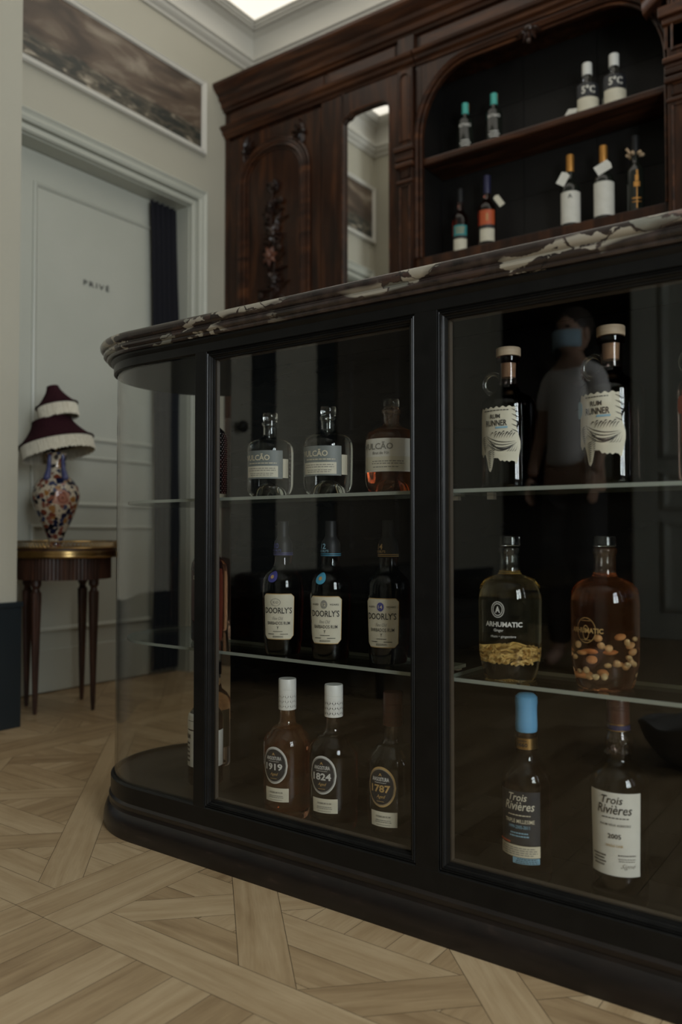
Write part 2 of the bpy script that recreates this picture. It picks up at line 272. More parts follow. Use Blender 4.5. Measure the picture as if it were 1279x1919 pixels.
# ------------------------------------------------------------ mesh helpers
class MB:
    def __init__(s): s.v = []; s.f = []; s.mi = []
    def add(s, vs, fs, k=0):
        o = len(s.v); s.v += [tuple(p) for p in vs]; s.f += [tuple(i+o for i in f) for f in fs]; s.mi += [k]*len(fs); return s
    def box(s, x0, x1, y0, y1, z0, z1, k=0):
        return s.add([(x0,y0,z0),(x1,y0,z0),(x1,y1,z0),(x0,y1,z0),(x0,y0,z1),(x1,y0,z1),(x1,y1,z1),(x0,y1,z1)],
              [(0,3,2,1),(4,5,6,7),(0,1,5,4),(1,2,6,5),(2,3,7,6),(3,0,4,7)], k)
    def loft(s, rings, closed=True, caps=True, k=0):
        n = len(rings[0]); vs = [p for r in rings for p in r]; fs = []
        for i in range(len(rings)-1):
            for j in range(n if closed else n-1):
                a = i*n+j; b = i*n+(j+1) % n; fs.append((a, b, b+n, a+n))
        if caps:
            fs.append(tuple(range(n-1, -1, -1))); fs.append(tuple((len(rings)-1)*n+j for j in range(n)))
        return s.add(vs, fs, k)
    def prism(s, poly, axis, a, b, k=0):
        # poly in the two other axes
        def P(p, t):
            return (t, p[0], p[1]) if axis == 0 else (p[0], t, p[1]) if axis == 1 else (p[0], p[1], t)
        return s.loft([[P(p, a) for p in poly], [P(p, b) for p in poly]], True, True, k)
    def lathe(s, prof, n=48, c=(0, 0, 0), k=0, flip=False, sy=1.0):
        vs = []; fs = []; m = len(prof); idx = []
        for (r, z) in prof:
            if r < 1e-6: idx.append([len(vs)]*n); vs.append((c[0], c[1], c[2]+z))
            else:
                idx.append(list(range(len(vs), len(vs)+n)))
                vs += [(c[0]+r*math.cos(2*PI*j/n), c[1]+sy*r*math.sin(2*PI*j/n), c[2]+z) for j in range(n)]
        for i in range(m-1):
            for j in range(n):
                q = [idx[i][j], idx[i][(j+1) % n], idx[i+1][(j+1) % n], idx[i+1][j]]
                u = []
                for t in q:
                    if t not in u: u.append(t)
                if len(u) >= 3: fs.append(tuple(reversed(u)) if flip else tuple(u))
        return s.add(vs, fs, k)
    def tube(s, pts, r, n=8, k=0, closed=False):
        rings = []; pts = [Vector(p) for p in pts]; N = len(pts); up = None
        for i, p in enumerate(pts):
            t = (pts[(i+1) % N]-pts[i-1]) if closed else (pts[min(i+1, N-1)]-pts[max(i-1, 0)]); t.normalize()
            if up is None: up = Vector((0, 0, 1)) if abs(t.z) < .9 else Vector((1, 0, 0))
            u = t.cross(up); u.normalize(); v = u.cross(t); up = v.copy()
            rr = r[i] if isinstance(r, (list, tuple)) else r
            rings.append([p+rr*(math.cos(2*PI*j/n)*u+math.sin(2*PI*j/n)*v) for j in range(n)])
        if closed: rings.append(rings[0]); return s.loft(rings, True, False, k)
        return s.loft(rings, True, True, k)
    def ball(s, c, r, n=10, m=6, k=0, rot=None):
        if not isinstance(r, (tuple, list)): r = (r, r, r)
        vs = []; 
        for i in range(m+1):
            t = PI*i/m
            for j in range(n):
                a = 2*PI*j/n; p = Vector((r[0]*math.sin(t)*math.cos(a), r[1]*math.sin(t)*math.sin(a), r[2]*math.cos(t)))
                if rot: p = rot @ p
                vs.append(p+Vector(c))
        fs = [(i*n+j, i*n+(j+1) % n, (i+1)*n+(j+1) % n, (i+1)*n+j) for i in range(m) for j in range(n)]
        return s.add(vs, fs, k)
    def build(s, name, mats, parent=None, smooth=False, bevel=0, recalc=True, auto=40):
        me = bpy.data.meshes.new(name); me.from_pydata([tuple(v) for v in s.v], [], s.f)
        if not isinstance(mats, (list, tuple)): mats = [mats]
        for m in mats: me.materials.append(M[m] if isinstance(m, str) else m)
        for p, k in zip(me.polygons, s.mi): p.material_index = k
        bm = bmesh.new(); bm.from_mesh(me)
        bmesh.ops.remove_doubles(bm, verts=bm.verts, dist=1e-6)
        if recalc: bmesh.ops.recalc_face_normals(bm, faces=bm.faces)
        bm.to_mesh(me); bm.free()
        if smooth:
            me.polygons.foreach_set('use_smooth', [True]*len(me.polygons))
            me.set_sharp_from_angle(angle=R(auto))
        o = bpy.data.objects.new(name, me); C.objects.link(o)
        if parent: o.parent = parent
        if bevel:
            b = o.modifiers.new('bevel', 'BEVEL'); b.width = bevel; b.segments = 2; b.limit_method = 'ANGLE'
        return o
def tag(o, label, cat, group=None):
    o['label'] = label; o['category'] = cat
    if group: o['group'] = group
    return o
def struct(o): o['kind'] = 'structure'; return o
def thing(name, label, cat, loc=(0, 0, 0), rz=0, group=None):
    o = bpy.data.objects.new(name, None); C.objects.link(o); o.empty_display_size = .02
    o.location = loc; o.rotation_euler = (0, 0, rz); return tag(o, label, cat, group)

# ---- text outlines as plain vertices and faces
_tc = {}
def text_mesh(txt, bold=0.0, shear=0.0, spacing=1.0):
    key = (txt, bold, shear, spacing)
    if key in _tc: return _tc[key]
    cu = bpy.data.curves.new('tmp', 'FONT'); cu.body = txt; cu.size = 1; cu.resolution_u = 2; cu.offset = bold; cu.shear = shear; cu.space_character = spacing
    o = bpy.data.objects.new('tmp', cu); C.objects.link(o)
    dg = bpy.context.evaluated_depsgraph_get(); me = bpy.data.meshes.new_from_object(o.evaluated_get(dg))
    vs = [(v.co.x, v.co.y) for v in me.vertices]; fs = [tuple(p.vertices) for p in me.polygons]
    bpy.data.objects.remove(o); bpy.data.curves.remove(cu); bpy.data.meshes.remove(me)
    x0 = min(v[0] for v in vs); x1 = max(v[0] for v in vs); y0 = min(v[1] for v in vs); y1 = max(v[1] for v in vs)
    vs = [((x-(x0+x1)/2)/(x1-x0), (y-y0)/(y1-y0)) for x, y in vs]
    _tc[key] = (vs, fs); return _tc[key]
def scribble(w_, h, rows):
    """a block of illegibly small print, as short bars"""
    vs = []; fs = []; rnd = random.Random(int(w_*1e5)+rows)
    for r in range(rows):
        z = h*(1-(r+.5)/rows); x = -w_/2*(.75+.25*rnd.random())
        end = -x
        while x < end:
            d = w_*(.05+.08*rnd.random()); t = h/rows*.22
            o = len(vs); vs += [(x, z-t), (min(x+d, end), z-t), (min(x+d, end), z+t), (x, z+t)]; fs.append((o, o+1, o+2, o+3)); x += d+w_*.02
    return vs, fs

def radf(prof):
    """outer radius at a height; profile runs upwards"""
    pts = [p for p in prof]
    def f(z):
        for (r0, z0), (r1, z1) in zip(pts, pts[1:]):
            if z1 > z0 and z0 <= z <= z1: return r0+(r1-r0)*(z-z0)/(z1-z0)
        return pts[-1][0]
    return f
class Wrap:
    """things laid on the skin of a bottle: s = arc length round the front (-Y), z = height"""
    def __init__(s, rf, r0, sy=1.0): s.rf = rf; s.r0 = r0
    def P(s, a, z, off):
        r = s.rf(z)+off; ph = a/s.r0; return (r*math.sin(ph), -r*math.cos(ph), z)
    def patch(s, par, name, m, s0, s1, zlo, zhi, off=.0004, n=28, rows=8, label=None):
        zl = zlo if callable(zlo) else (lambda q: zlo); zh = zhi if callable(zhi) else (lambda q: zhi)
        b = MB(); outer = []; inner = []
        for i in range(n+1):
            a = s0+(s1-s0)*i/n
            for j in range(rows+1):
                z = zl(a)+(zh(a)-zl(a))*j/rows
                outer.append(s.P(a, z, off+.0003)); inner.append(s.P(a, z, off))
        W = rows+1; N = len(outer); fs = []
        for i in range(n):
            for j in range(rows):
                q = (i*W+j, (i+1)*W+j, (i+1)*W+j+1, i*W+j+1); fs.append(q); fs.append(tuple(N+t for t in reversed(q)))
        bd = [i*W for i in range(n+1)]+[n*W+j for j in range(1, W)]+[i*W+rows for i in range(n-1, -1, -1)]+[j for j in range(rows-1, 0, -1)]
        for p, q in zip(bd, bd[1:]+bd[:1]): fs.append((q, p, N+p, N+q))
        b.add(outer+inner, fs); o = b.build(name, m, par, smooth=True, recalc=False, auto=60)
        if label: o['label'] = label
        return o
    def disc(s, par, name, m, c, z, rx, rz, off=.0008, **k):
        f = lambda a: max(0.0, 1-((a-c)/rx)**2)**.5*rz
        return s.patch(par, name, m, c-rx, c+rx, lambda a: z-f(a)-1e-5, lambda a: z+f(a)+1e-5, off, n=24, rows=6, **k)
    def ring(s, par, name, m, c, z, rx, rz, wd, off=.0012):
        b = MB(); n = 40; vs = []; fs = []
        for i in range(n):
            a = 2*PI*i/n
            for q in (1, 1-wd): vs.append(s.P(c+rx*q*math.cos(a), z+rz*q*math.sin(a), off))
        for i in range(n): j = (i+1) % n; fs.append((2*i, 2*j, 2*j+1, 2*i+1))
        b.add(vs, fs); return b.build(name, m, par, recalc=False)
    def text(s, par, m, lines, off=.0014, name='lettering'):
        """lines: (text, centre, base height, width, height[, bold, shear])"""
        b = MB()
        for L in lines:
            t, c, z, wd, h = L[:5]; bold = L[5] if len(L) > 5 else .008; sh = L[6] if len(L) > 6 else 0
            if t.startswith('#'): vs, fs = scribble(wd, h, int(t[1:])); P = [(c+x, z+y) for x, y in vs]
            else: vs, fs = text_mesh(t, bold, sh); P = [(c+x*wd, z+y*h) for x, y in vs]
            b.add([s.P(x, y, off) for x, y in P], fs)
        return b.build(name, m, par, recalc=False)

# ------------------------------------------------------------ floor
def clip(poly, a, b, c):                       # keep a*x+b*y <= c
    out = []
    for i, p in enumerate(poly):
        q = poly[(i+1) % len(poly)]; dp = a*p[0]+b*p[1]-c; dq = a*q[0]+b*q[1]-c
        if dp <= 0: out.append(p)
        if (dp < 0 < dq) or (dq < 0 < dp):
            t = dp/(dp-dq); out.append((p[0]+t*(q[0]-p[0]), p[1]+t*(q[1]-p[1])))
    return out
def band(poly, a, b, lo, hi):
    poly = clip(poly, a, b, hi)
    return clip(poly, -a, -b, -lo) if len(poly) > 2 else []
def area2(p): return sum(p[i-1][0]*p[i][1]-p[i][0]*p[i-1][1] for i in range(len(p)))
PLANKS = []
def plank(poly, ang):
    if len(poly) < 3 or abs(area2(poly)) < 3e-5: return
    if area2(poly) < 0: poly = poly[::-1]
    g = .00045; q = poly                        # seam: pull every edge in
    for i in range(len(poly)):
        p0, p1 = poly[i], poly[(i+1) % len(poly)]; dx, dy = p1[0]-p0[0], p1[1]-p0[1]; L = math.hypot(dx, dy)
        if L < 1e-5: continue
        nx, ny = dy/L, -dx/L; q = clip(q, nx, ny, nx*p0[0]+ny*p0[1]-g)
        if len(q) < 3: return
    PLANKS.append((q, ang))
S2 = 2**.5; PW = .077
def panel(x0, y0, x1, y1, oa, ob):
    for k in range(2):                          # frame: verticals run through, horizontals between
        pass
    plank([(x0, y0), (x0+PW, y0), (x0+PW, y1), (x0, y1)], 90)
    plank([(x1-PW, y0), (x1, y0), (x1, y1), (x1-PW, y1)], 90)
    plank([(x0+PW, y0), (x1-PW, y0), (x1-PW, y0+PW), (x0+PW, y0+PW)], 0)
    plank([(x0+PW, y1-PW), (x1-PW, y1-PW), (x1-PW, y1), (x0+PW, y1)], 0)
    inner = [(x0+PW, y0+PW), (x1-PW, y0+PW), (x1-PW, y1-PW), (x0+PW, y1-PW)]
    per = .318
    us = [(oa+per*k, oa+per*k+PW) for k in range(-12, 13)]     # bands of (x+y)/sqrt2, planks at 135 deg
    vs = [(ob+per*k, ob+per*k+PW) for k in range(-12, 13)]     # bands of (y-x)/sqrt2, planks at 45 deg
    for (a, b) in us: plank(band(inner, 1/S2, 1/S2, a, b), 135)
    for i in range(len(us)-1):
        gap = band(inner, 1/S2, 1/S2, us[i][1], us[i+1][0])
        if len(gap) < 3: continue
        for (a, b) in vs: plank(band(gap, -1/S2, 1/S2, a, b), 45)
        for j in range(len(vs)-1):
            cell = band(gap, -1/S2, 1/S2, vs[j][1], vs[j+1][0])
            if len(cell) < 3: continue
            ymid = y0+PW*3.52
            cy = sum(p[1] for p in cell)/len(cell); cx = sum(p[0] for p in cell)/len(cell)
            lo = clip(cell, 0, 1, cy+.03); hi = clip(cell, 0, -1, -(cy+.03))
            for k in range(-6, 7): plank(band(lo, 0, 1, cy+.03+PW*(k-1), cy+.03+PW*k), 0) if len(lo) > 2 else None
            for k in range(-6, 7): plank(band(hi, 1, 0, cx+PW*(k-.5), cx+PW*(k+.5)), 90) if len(hi) > 2 else None
for ix in range(-2, 5):
    for iy in range(-4, 3):
        x0 = -1.195+ix; y0 = .82+iy
        if ix == 0 and iy == 0: oa, ob = .048, 1.066
        elif ix == -1 and iy == 0: oa, ob = -.30, 1.742
        else: oa, ob = .048+.11*ix, 1.066+.09*iy
        if y0 == .82-1:                         # the row in front of the case: long boards towards the room
            continue
        panel(x0, y0, x0+1, y0+1, oa, ob)
rnd = random.Random(3); x = -3.195
while x < 3.9:
    y = -.18-.0; cuts = sorted([y]+[rnd.uniform(y+.15, .66)]+[.82])
    for a, b in zip(cuts, cuts[1:]): plank([(x, a), (x+PW, a), (x+PW, b), (x, b)], 90)
    x += PW
fb = MB()
for q, a in PLANKS: fb.add([(p[0], p[1], 0) for p in q], [tuple(range(len(q)))])
fme = bpy.data.meshes.new('floor'); fme.from_pydata(fb.v, [], fb.f); fme.materials.append(M['parquet']); fme.materials.append(M['seam'])
fme.uv_layers.new(name='UVMap'); fme.color_attributes.new('plank', 'FLOAT_COLOR', 'CORNER')
uvl = fme.uv_layers['UVMap']; ca = fme.color_attributes['plank']
for (q, a), p in zip(PLANKS, fme.polygons):
    r1 = rnd.random(); ox, oy = rnd.random()*20, rnd.random()*20; c_, s_ = math.cos(R(a)), math.sin(R(a))
    for k in p.loop_indices:
        v = fme.vertices[fme.loops[k].vertex_index].co
        uvl.data[k].uv = (v.x*c_+v.y*s_+ox, -v.x*s_+v.y*c_+oy); ca.data[k].color = (r1, r1, r1, 1)
bm = bmesh.new(); bm.from_mesh(fme)
bv = [bm.verts.new(p) for p in ((-3.3, -6, -.0015), (3.6, -6, -.0015), (3.6, 3.3, -.0015), (-3.3, 3.3, -.0015))]
bfc = bm.faces.new(bv); bfc.material_index = 1; bm.to_mesh(fme); bm.free()
fo = bpy.data.objects.new('floor', fme); C.objects.link(fo); struct(fo)

# ------------------------------------------------------------ room shell
XW, XL, XN, YN = -2.78, -2.87, -2.44, 1.564    # door wall, door leaf, near pier face, pier end
YB, YR, XR, ZC = 3.09, -2.88, 1.72, 3.18        # back wall, rear wall, right wall, ceiling
OY0, OY1, OZ = 1.70, 2.652, 2.166              # door opening
b = MB(); b.box(-3.02, XW, OY1, YB+.1, 0, ZC); b.box(-3.02, XW, YN-.1, OY0, 0, ZC); b.box(-3.02, XW, OY0, OY1, OZ, ZC); b.box(-3.10, -3.02, YN-.1, YB+.1, 0, ZC)
struct(b.build('wall_left', 'wall'))
b = MB(); b.box(-3.02, XN, YR-.1, YN, 0, ZC); struct(b.build('wall_front_left', 'wall'))
b = MB(); b.box(-3.02, XR+.1, YB, YB+.1, 0, ZC); struct(b.build('wall_back', 'warmwall'))
# right wall with two windows
b = MB(); ys = [YR-.1]+[v for w_ in WINDOWS for v in w_]+[YB+.1]
for i in range(0, len(ys), 2): b.box(XR, XR+.1, ys[i], ys[i+1], 0, ZC)
for y0, y1 in WINDOWS: b.box(XR, XR+.1, y0, y1, 0, .65); b.box(XR, XR+.1, y0, y1, 2.25, ZC)
struct(b.build('wall_right', 'wall'))
for i, (y0, y1) in enumerate(WINDOWS):
    b = MB()
    for a, c in ((y0, y0+.05), (y1-.05, y1), ((y0+y1)/2-.025, (y0+y1)/2+.025)): b.box(XR-.03, XR+.01, a, c, .65, 2.25)
    for z in (.65, 1.4, 2.2): b.box(XR-.029, XR+.009, y0, y1, z, z+.05)
    struct(b.build('window_%d' % (i+1), 'trimw'))
# rear wall with dark doorway and panelled doors
DX0, DX1 = -2.40, -1.49
b = MB(); b.box(XN-.02, DX0, YR-.1, YR, 0, ZC); b.box(DX1, XR+.1, YR-.1, YR, 0, ZC); b.box(DX0, DX1, YR-.1, YR, 2.45, ZC)
struct(b.build('wall_rear', 'wall'))
b = MB(); b.box(DX0-.3, DX1+.3, YR-2.0, YR-1.9, 0, 2.6); b.box(DX0-.4, DX0-.3, YR-2, YR-.1, 0, 2.6); b.box(DX1+.3, DX1+.4, YR-2, YR-.1, 0, 2.6); b.box(DX0-.4, DX1+.4, YR-2, YR-.1, 2.6, 2.7)
struct(b.build('wall_hall', 'niche'))  # near-black walls: darkness of the unlit hall put into the colour
def panelled(name, plane, axis, u0, u1, panels, mface, z1, thick=.03, sign=1, mold=.016, hs=1.0):
    """door leaf: plane coordinate, panels (u0,u1,z0,z1) framed by a raised moulding"""
    b = MB()
    def bx(u0, u1, a, c, z0, z1):
        if axis == 0: b.box(min(a, c), max(a, c), u0, u1, z0, z1)
        else: b.box(u0, u1, min(a, c), max(a, c), z0, z1)
    bx(u0, u1, plane, plane-sign*thick, .004, z1)
    for (a, c, z0, z1_) in panels:
        prof = [(0, 0), (.0, .007*hs), (mold*.38, .011*hs), (mold*.68, .008*hs), (mold, .0015), (mold, 0)]
        rings = []
        cor = [(a, z0, 1, 1), (c, z0, -1, 1), (c, z1_, -1, -1), (a, z1_, 1, -1)]
        for (cu, cz, du, dz) in cor+cor[:1]:
            ring = []
            for (i_, h_) in prof:
                U = cu+du*i_; Z = cz+dz*i_; H = plane+sign*h_
                ring.append((H, U, Z) if axis == 0 else (U, H, Z))
            rings.append(ring)
        b.loft(rings, False, False)
    return b.build(name, mface)
rear_door = struct(panelled('door_2', YR+.03, 1, DX1+.02, -.55, [(-1.30, -.72, .17, .72), (-1.30, -.72, .78, 1.01), (-1.30, -.72, 1.09, 2.2)], 'door', 2.42, mold=.05, hs=2.6))
# baseboards
def baseboard(name, x0, x1, y0, y1, z1=.41):
    b = MB(); b.box(x0, x1, y0, y1, 0, z1-.018); b.box(x0-.004, x1+.004, y0-.004, y1+.004, z1-.018, z1)
    struct(b.build(name, 'basebd', bevel=.003))
baseboard('baseboard_front_left', XN-.05, XN+.014, YR, YN+.012)
# black strips added for dark bands in the reflection, and brown door further back on the near left wall (seen in the glass)
b = MB(); b.box(XN, XN+.01, -.58, -.42, .411, 2.6); b.box(XN, XN+.01, -1.04, -.90, .411, 2.6); b.box(XN, XN+.01, -.28, .05, .411, 2.6)
struct(b.build('added_dark_bands', 'basebd'))
brown = struct(panelled('door_3', XN+.02, 0, -2.3, -1.05, [(-1.62, -1.15, .5, 1.0), (-1.62, -1.15, 1.1, 2.0)], 'brownwall', 2.4))
kb = MB(); kb.tube([(XN, -.33, 1.10), (XN+.02, -.33, 1.10)], .010); kb.ball((XN+.035, -.33, 1.10), (.018, .027, .027), 16, 10)
tag(kb.build('door_knob', 'black', smooth=True), 'round black door knob reflected beside the left mullion of the display case', 'knob')
# ceiling with laylight
sx0, sx1, sy0, sy1 = SKY
b = MB(); b.box(-3.02, sx0, YR-.1, YB+.1, ZC-.02, ZC+.05); b.box(sx1, XR+.1, YR-.1, YB+.1, ZC-.02, ZC+.05); b.box(sx0, sx1, YR-.1, sy0, ZC-.02, ZC+.05); b.box(sx0, sx1, sy1, YB+.1, ZC-.02, ZC+.05)
struct(b.build('ceiling', 'ceil'))
sky = mat('laylight_pane', (.9, .9, .9), .5, emit=(1, .925, .80), es=SKY_L)
b = MB(); b.box(sx0, sx1, sy0, sy1, ZC+.0, ZC+.02); struct(b.build('window_3', sky))
b = MB()                                        # moulded frame round the laylight
for (o, z0, z1) in ((0, ZC-.030, ZC), (.012, ZC-.022, ZC), (.024, ZC-.012, ZC)):
    b.box(sx0-.0+o, sx0+.012+o, sy0+o, sy1-o, z0, z1); b.box(sx1-.012-o, sx1-o, sy0+o, sy1-o, z0, z1)
    b.box(sx0+o, sx1-o, sy1-.012-o, sy1-o, z0, z1); b.box(sx0+o, sx1-o, sy0+o, sy0+.012+o, z0, z1)
struct(b.build('trim_1', 'trimw', bevel=.003))
# cornice and cove running round the recess and the room
def run(prof, path, name, m):
    """sweep (outset, z) profile along a list of plan points with mitred corners; outset to the left of travel"""
    rings = []
    for i, p in enumerate(path):
        d0 = Vector(path[i])-Vector(path[i-1]) if i > 0 else None
        d1 = Vector(path[i+1])-Vector(path[i]) if i < len(path)-1 else None
        d0 = (d0 or d1).normalized(); d1 = (d1 or d0).normalized()
        n0 = Vector((-d0.y, d0.x)); n1 = Vector((-d1.y, d1.x)); mi = (n0+n1); mi = mi/(mi.dot(n0)) if mi.length > 1e-6 else n0
        rings.append([(p[0]+mi.x*o, p[1]+mi.y*o, z) for o, z in prof])
    b = MB(); b.loft(rings, True, True); return struct(b.build(name, m, smooth=True, auto=25))
crown = [(0, 2.985), (.010, 2.985), (.014, 2.996), (.024, 3.002), (.034, 3.014), (.036, 3.024), (.048, 3.028), (.048, 3.040), (.030, 3.043), (.022, 3.06), (.020, 3.09), (.026, 3.115), (.042, 3.138), (.072, 3.150), (.078, ZC-.022), (0, ZC-.022)]
path = [(XN, YR), (XN, YN), (XW, YN), (XW, YB), (XR, YB)]
path = path[::-1]
run(crown, path, 'trim_2', 'trimw')

# ------------------------------------------------------------ door wall: architrave, leaf, sign, curtain, painting
b = MB()
prof = [(0, 0), (0, .018), (.006, .024), (.012, .018), (.028, .018), (.029, .008), (.034, .008), (.036, .030), (.050, .036), (.062, .030), (.070, .034), (.078, .040), (.086, .034), (.088, 0)]
rings = []
for (y, z, dy, dz) in ((OY1, 0, 1, 0), (OY1, OZ, 1, 1), (OY0, OZ, -1, 1), (OY0, 0, -1, 0)):
    rings.append([(XW+h, y+dy*o, z+dz*o) for o, h in prof])
b.loft(rings, True, True)
struct(b.build('trim_4', 'door'))
b = MB(); b.box(XL-.02, XW, OY1-.004, OY1, 0, OZ); b.box(XL-.02, XW, OY0, OY0+.004, 0, OZ); b.box(XL-.02, XW, OY0, OY1, OZ-.004, OZ)
struct(b.build('trim_5', 'door'))
door = struct(panelled('door_1', XL, 0, OY0+.006, OY1-.006, [(1.893, 2.534, 1.024, 2.04), (1.893, 2.534, .747, .961), (1.893, 2.534, .24, .67)], 'door', OZ-.006, mold=.02))
b = MB(); b.box(XL, XL+.012, OY0+.01, OY1-.01, .004, .172); b.build('kickboard', 'door', door, bevel=.002)
vs, fs = text_mesh('PRIVÉ', .01, 0, 1.35)
b = MB(); b.add([(XL+.003, 2.20+x*.133, 1.681+z*.029) for x, z in vs], fs); b.build('lettering', 'letter', door, recalc=False)
vs, fs = text_mesh('PRIVÉ', .01, 0, 1.35)
b = MB(); b.add([(XN+.0245, -1.32+x*.16, 1.86+z*.035) for x, z in vs], fs); b.build('lettering', 'goldink', brown, recalc=False)
b = MB(); n = 60; rings = []
for zi in range(13):
    z = .02+(OZ-.04)*zi/12; t = zi/12
    y0 = 2.462+.035*(1-t)**.6 if t > .5 else 2.462+.035*(.5**.6)+.01*math.sin(t*6)
    y1 = 2.650-.005*math.sin(t*9)-(.030*max(0, t-.6)/.4)
    ring = []
    for i in range(n+1):
        s = i/n; ring.append((XL+.035+.011*math.sin(s*2*PI*5+.6*math.sin(t*3)), y0+(y1-y0)*s, z))
    ring += [(p[0]+.004, p[1], p[2]) for p in reversed(ring)]
    rings.append(ring)
b.loft(rings, True, True)
tag(b.build('curtain', 'curtain', smooth=True), 'narrow black curtain hanging in folds at the hinge side of the pale panelled door', 'curtain')
PY0, PY1, PZ0, PZ1 = 1.30, 2.745, 2.435, 2.79
paint = thing('painting', 'long dark seascape painting with stormy brown sky in pale frame above the door', 'painting', (0, 0, 0))
b = MB(); b.box(XW, XW+.012, 1.58, PY1-.03, PZ0+.02, PZ1-.02); b.build('canvas', 'painting', paint)
b = MB(); prof = [(0, 0), (0, .016), (.006, .024), (.014, .020), (.022, .022), (.028, .014), (.028, 0)]; rings = []
for (y, z, dy, dz) in ((1.575, PZ0, 1, 1), (PY1, PZ0, -1, 1), (PY1, PZ1, -1, -1), (1.575, PZ1, 1, -1), (1.575, PZ0, 1, 1)):
    rings.append([(XW+h, y+dy*o, z+dz*o) for o, h in prof])
b.loft(rings, True, False); b.build('frame', 'trimw', paint)

# ------------------------------------------------------------ back bar bookcase
YF, BX0, BX1 = 2.89, XW, .62
bc = thing('back_bar_cabinet', 'tall carved dark walnut back bar cabinet with mirror door and arched bottle niche', 'cabinet', (0, 0, 0))
NX0, NX1, NZ0, NZS, NZT = -1.668, -.703, 1.765, 2.26, 2.525       # niche opening
def front_with_hole(b, x0, x1, z0, z1, hole, y0, y1):
    """solid board x0..x1, z0..z1 with a hole given as upper outline [(x,z)...] standing on z0h"""
    hx0, hx1, hz0, top = hole
    b.box(x0, hx0, y0, y1, z0, z1); b.box(hx1, x1, y0, y1, z0, z1)
    if hz0 > z0: b.box(hx0, hx1, y0, y1, z0, hz0)
    for (xa, za), (xb, zb) in zip(top, top[1:]):
        b.prism([(xa, za), (xb, zb), (xb, z1), (xa, z1)], 1, y0, y1)
def corner_top(x0, x1, zs, zt, rr, n=10):
    pts = []
    for i in range(n+1):
        a = PI-PI/2*i/n; pts.append((x0+rr+rr*math.cos(a), zs+(zt-zs)*math.sin(a)))
    for i in range(n+1):
        a = PI/2-PI/2*i/n; pts.append((x1-rr+rr*math.cos(a), zs+(zt-zs)*math.sin(a)))
    return pts
ntop = corner_top(NX0, NX1, NZS, NZT, .22)
b = MB(); front_with_hole(b, -1.695, -.675, 1.0, 2.575, (NX0, NX1, NZ0, ntop), YF, YF+.022)
b.box(BX0, -1.69, YF+.012, YF+.03, 1.0, 2.575); b.box(-.68, BX1, YF+.012, YF+.03, 1.0, 2.575)
b.box(BX0, BX1, YF-.02, YB-.005, 0, 1.0); b.box(BX0, BX1, YF, YB-.005, 2.57, 2.80)
b.box(BX0, BX0+.03, YF, YB-.005, 1, 2.57); b.box(BX1-.03, BX1, YF, YB-.005, 1, 2.57)
b.box(-1.71, -1.685, YF+.02, YB-.005, 1.0, 2.57); b.box(-.69, -.66, YF+.02, YB-.005, 1.0, 2.57)
b.build('carcass', 'wood', bc, bevel=.0015)
def sweepx(prof, x0, x1, name, m, par, label=None):
    b = MB(); b.loft([[(x, y, z) for y, z in prof] for x in (x0, x1)], True, True)
    o = b.build(name, m, par, smooth=True, auto=30)
    return o
crownp = [(YF+.03, 2.70), (2.876, 2.700), (2.872, 2.712), (2.862, 2.716), (2.858, 2.735), (2.842, 2.748), (2.838, 2.764), (2.822, 2.774), (2.806, 2.790), (2.800, 2.800), (2.800, 2.814), (2.83, 2.820), (YF+.03, 2.82)]
sweepx(crownp, BX0, BX1, 'cornice', 'woodh', bc)
arch = [(YF+.02, 2.572), (2.884, 2.572), (2.882, 2.582), (2.868, 2.590), (2.866, 2.602), (2.852, 2.610), (2.850, 2.622), (2.872, 2.628), (YF+.02, 2.63)]
sweepx(arch, BX0, -1.695, 'architrave', 'woodh', bc); sweepx(arch, -1.69, BX1, 'architrave', 'woodh', bc)
for (x0, x1) in ((-2.74, -2.17), (-2.145, -1.79), (-1.67, -.82)):
    b = MB(); b.box(x0, x1, YF-.008, YF+.01, 2.636, 2.690); b.build('frieze_panel', 'woodh', bc, bevel=.004)
for x0 in (-1.772, -.69):
    b = MB(); b.box(x0, x0+.08, YF-.022, YF+.01, 2.63, 2.702); b.build('frieze_block', 'wood', bc, bevel=.004)
# carved door
def arch_outline(x0, x1, z0, zs, n=20):
    r_ = (x1-x0)/2; cx_ = (x0+x1)/2
    return [(x0, z0)]+[(cx_-r_*math.cos(PI*i/n), zs+r_*.80*math.sin(PI*i/n)) for i in range(n+1)]+[(x1, z0)]
cdoor = MB(); cdoor.box(-2.745, -2.185, YF-.004, YF+.015, 1.02, 2.55); cdoor = cdoor.build('carved_door', 'wood', bc, bevel=.002)
b = MB()
for o, h, rr in ((0, .010, .008), (.016, .014, .006), (.034, .010, .010), (.052, .006, .005)):
    pts = arch_outline(-2.675+o, -2.25-o, 1.05, 2.31); b.tube([(x, YF-h, z) for x, z in pts], rr, 6)
b.build('arch_moulding', 'woodh', cdoor, smooth=True)
b = MB()
def leaf(b, x, z, ang, L, W, y=YF-.012, k=0):
    a = R(ang); d = Vector((math.cos(a), 0, math.sin(a))); u = Vector((-math.sin(a), 0, math.cos(a))); c0 = Vector((x, y, z))
    vs = []; N = 7
    for i in range(N):
        t = i/(N-1); wv = W*math.sin(PI*min(1, t*1.05+.02))**.8*(.75+.25*math.cos(t*14)); lift = -.012*math.sin(PI*t)
        vs += [c0+d*L*t-u*wv+Vector((0, .004, 0)), c0+d*L*t+Vector((0, lift, 0)), c0+d*L*t+u*wv+Vector((0, .004, 0))]
    fs = []
    for i in range(N-1): q = i*3; fs += [(q, q+3, q+4, q+1), (q+1, q+4, q+5, q+2)]
    b.add(vs, fs, k)
rl = random.Random(5)
b.tube([(-2.462+.012*math.sin(z_*14), YF-.010, z_) for z_ in [1.45+.03*i for i in range(29)]], .006, 6)
